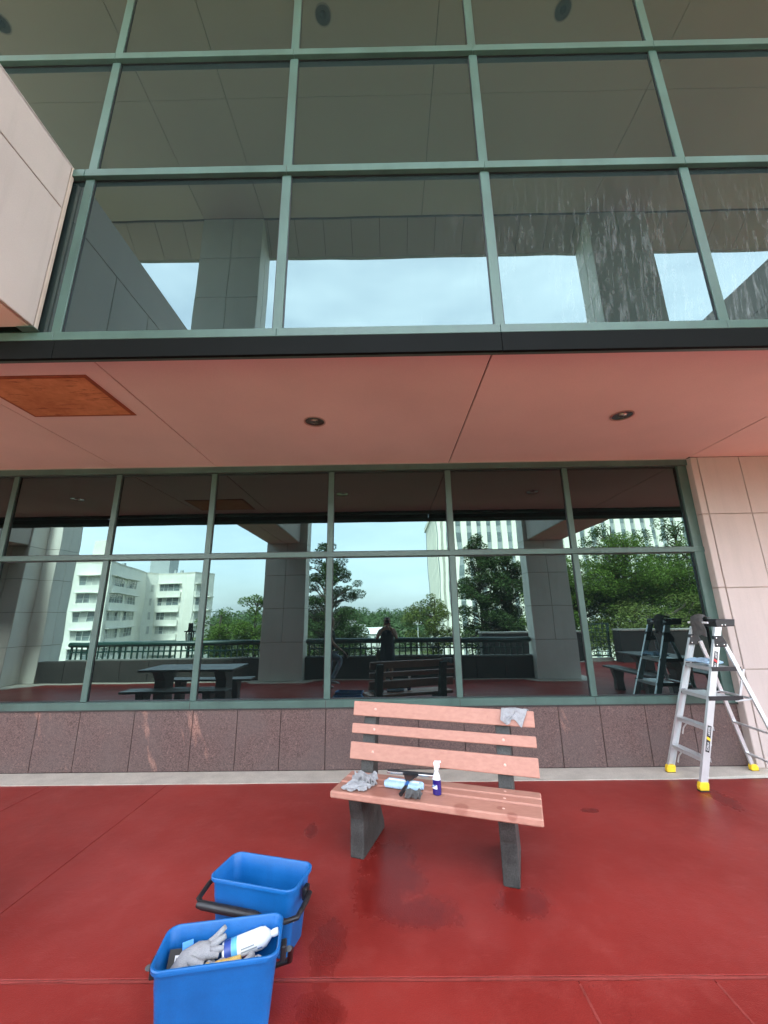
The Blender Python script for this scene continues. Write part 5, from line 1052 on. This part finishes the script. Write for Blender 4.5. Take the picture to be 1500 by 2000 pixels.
# ------------------------------------------------------------------ trees
def leaves(centres, n, size, rng, squash=1.0):
    """many small leaf blades scattered through clumps: returns verts, faces"""
    vs = []; fs = []; wts = [c[3]**2 for c in centres]
    for cidx in rng.choices(range(len(centres)), wts, k=n):
        cx_, cy_, cz_, cr = centres[cidx]
        while True:
            a, b_, c_ = rng.uniform(-1, 1), rng.uniform(-1, 1), rng.uniform(-1, 1); q = a*a+b_*b_+c_*c_
            if q < 1 and rng.random() < .25+.75*q: break
        p = Vector((cx_+a*cr, cy_+b_*cr, cz_+c_*cr*squash))
        d = Vector((rng.gauss(0, 1), rng.gauss(0, 1), rng.gauss(0, .45))).normalized(); e = d.cross(Vector((rng.gauss(0, .5), rng.gauss(0, .5), 1))).normalized()
        s = size*rng.uniform(.6, 1.3); i = len(vs)
        vs += [p-d*s, p+e*s*.38, p+d*s, p-e*s*.38]; fs.append((i, i+1, i+2, i+3))
    return vs, fs
def tree(name, label, base, top, cz, rx, rz, n, size, lm, seed, clumps=26, crf=.30, squash=.7, trunk=.22, conic=0.0, group='trees around the terrace', gaps=.0):
    rng = random.Random(seed)
    t = thing(name, label, 'tree', base, 0, group); bz = base[2]
    H = top-bz; k = MB(); pts = []; xx = yy = 0
    for i in range(9):
        pts.append((xx, yy, H*.93*i/8)); xx += rng.uniform(-.1, .1); yy += rng.uniform(-.1, .1)
    k.tube(pts, [trunk*(1-.105*i)+.015 for i in range(9)], 7)
    cs = []; ez = cz-bz
    for i in range(clumps):
        while True:
            a, b_, c_ = rng.uniform(-1, 1), rng.uniform(-1, 1), rng.uniform(-1, 1)
            if a*a+b_*b_+c_*c_ < 1: break
        tap = 1-conic*(c_*.5+.5)
        c = (a*rx*tap*.9, b_*rx*tap*.9, ez+c_*rz*.92, rx*crf*rng.uniform(.6, 1.25)*(.45+.55*tap)); cs.append(c)
        zz_ = max(H*.25, c[2]-rng.uniform(.3, .9)*rx*.5); q = min(8, max(0, zz_/(H*.93)*8)); i0 = int(min(7, q)); st_p = Vector(pts[i0]).lerp(Vector(pts[i0+1]), q-i0)
        mid = st_p.lerp(Vector(c[:3]), .55)+Vector((rng.uniform(-.2, .2), rng.uniform(-.2, .2), rng.uniform(-.1, .25)))
        k.tube([st_p, mid, c[:3]], [trunk*.30, trunk*.18, .012], 5, cap=False)
    k.build('trunk', m_bark, t, True)
    vs, fs = leaves(cs, n, size, rng, squash)
    MB().add(vs, fs).build('crown', lm, t)
    return t
tree('airy_tree', 'airy dark tree with open branches just right of the grey column', (-3.6, -16, -9), 6.4, 2.2, 3.3, 4.2, 26000, .085, L2, 11, 90, .19, .6, .20, .55)
tree('broad_tree', 'low broad dark tree beyond the railing left of the photographer reflection', (-4.6, -31, -9), 2.6, -1.2, 4.4, 3.2, 14000, .14, L2, 12, 44, .26)
tree('round_tree', 'round leafy tree beside the cream block', (-14.2, -26, -9), 2.6, -.6, 2.3, 3.0, 11000, .11, L1, 13, 34, .32)
tree('round_tree', 'taller round leafy tree just left of the grey column', (-11.4, -27, -9), 3.6, .1, 2.4, 3.4, 12000, .115, L1, 14, 36, .32)
tree('olive_tree', 'yellowish green bushy tree in front of the tower corner', (4.2, -32, -9), 3.7, .2, 2.7, 3.3, 12000, .12, L3, 15, 38, .30)
tree('tall_tree', 'tall dark tree in front of the tower, left of the shaded column', (7.2, -22, -9), 8.3, 2.6, 2.5, 5.6, 36000, .10, L2, 16, 100, .30, .7, .2, .35)
tree('tall_tree', 'second tall dark tree close behind the left edge of the shaded column', (9.5, -23.5, -9), 7.4, 2.2, 2.4, 5.2, 34000, .10, L2, 17, 90, .30, .7, .2, .35)
tree('spreading_tree', 'bright green spreading tree right of the shaded column, above the lattice gate', (10.2, -13.5, -9), 4.9, 2.1, 2.6, 2.9, 36000, .075, L1, 18, 76, .33, .5)
tree('spreading_tree', 'dense green spreading tree in the middle of the right pane, behind the ladder', (13.2, -13, -9), 5.5, 2.4, 2.9, 3.2, 40000, .075, L1, 19, 82, .33, .5)
tree('spreading_tree', 'large green spreading tree at the right end of the mirrored view', (16.6, -13, -9), 5.7, 2.5, 3.0, 3.2, 38000, .08, L1, 20, 82, .33, .5)
tree('spreading_tree', 'lower green tree filling the gap behind the planter wall', (13.0, -10.5, -9), 2.2, .4, 3.6, 2.0, 26000, .075, L3, 24, 64, .30, .45)
tree('feathery_tree', 'sparse feathery tree rising against the tower ribs at the right', (15.2, -17.5, -9), 8.3, 4.9, 3.0, 3.2, 9000, .09, L2, 21, 60, .20, .6, .18, .3)
tree('feathery_tree', 'sparse feathery tree against the tower ribs above the spreading trees', (19.2, -17.5, -9), 8.6, 4.8, 3.0, 3.4, 9000, .09, L2, 22, 60, .20, .6, .18, .3)
# far-off wood on the skyline and below it: one mass
rng = random.Random(5); cs = []
for i in range(420):
    d = rng.uniform(110, 420); th = rng.uniform(-.62, .62); x = sin(th)*d; 
    if x < -34 and d < 130: continue
    if x > 8 and d < 125: continue
    hh = -9+rng.uniform(3, 7)+(d-110)/310*5.2+1.8*noise.noise(Vector((x*.02, d*.02, 0))); cs.append((x, -d*cos(th), hh, rng.uniform(3.5, 6.5)*(.7+d/700)))
vs, fs = leaves(cs, 52000, 1.0, rng, .8)
wd = MB().add(vs, fs).build('distant_wood', L4); struct(wd, 'stuff')
hl = MB(); vs = []; fs = []; nx = 60; ny = 14
for j in range(ny+1):
    for i in range(nx+1):
        x = -420+840*i/nx; y = -430+j*25; d = -y; z = -9.3+max(0, (d-180)/250)*7+1.5*noise.noise(Vector((x*.012, y*.012, 3)))*max(0, (d-150)/250); vs.append((x, y, z))
for j in range(ny):
    for i in range(nx): a = j*(nx+1)+i; fs.append((a, a+1, a+nx+2, a+nx+1))
hl = hl.add(vs, fs).build('hills', m_grass, None, True); struct(hl)
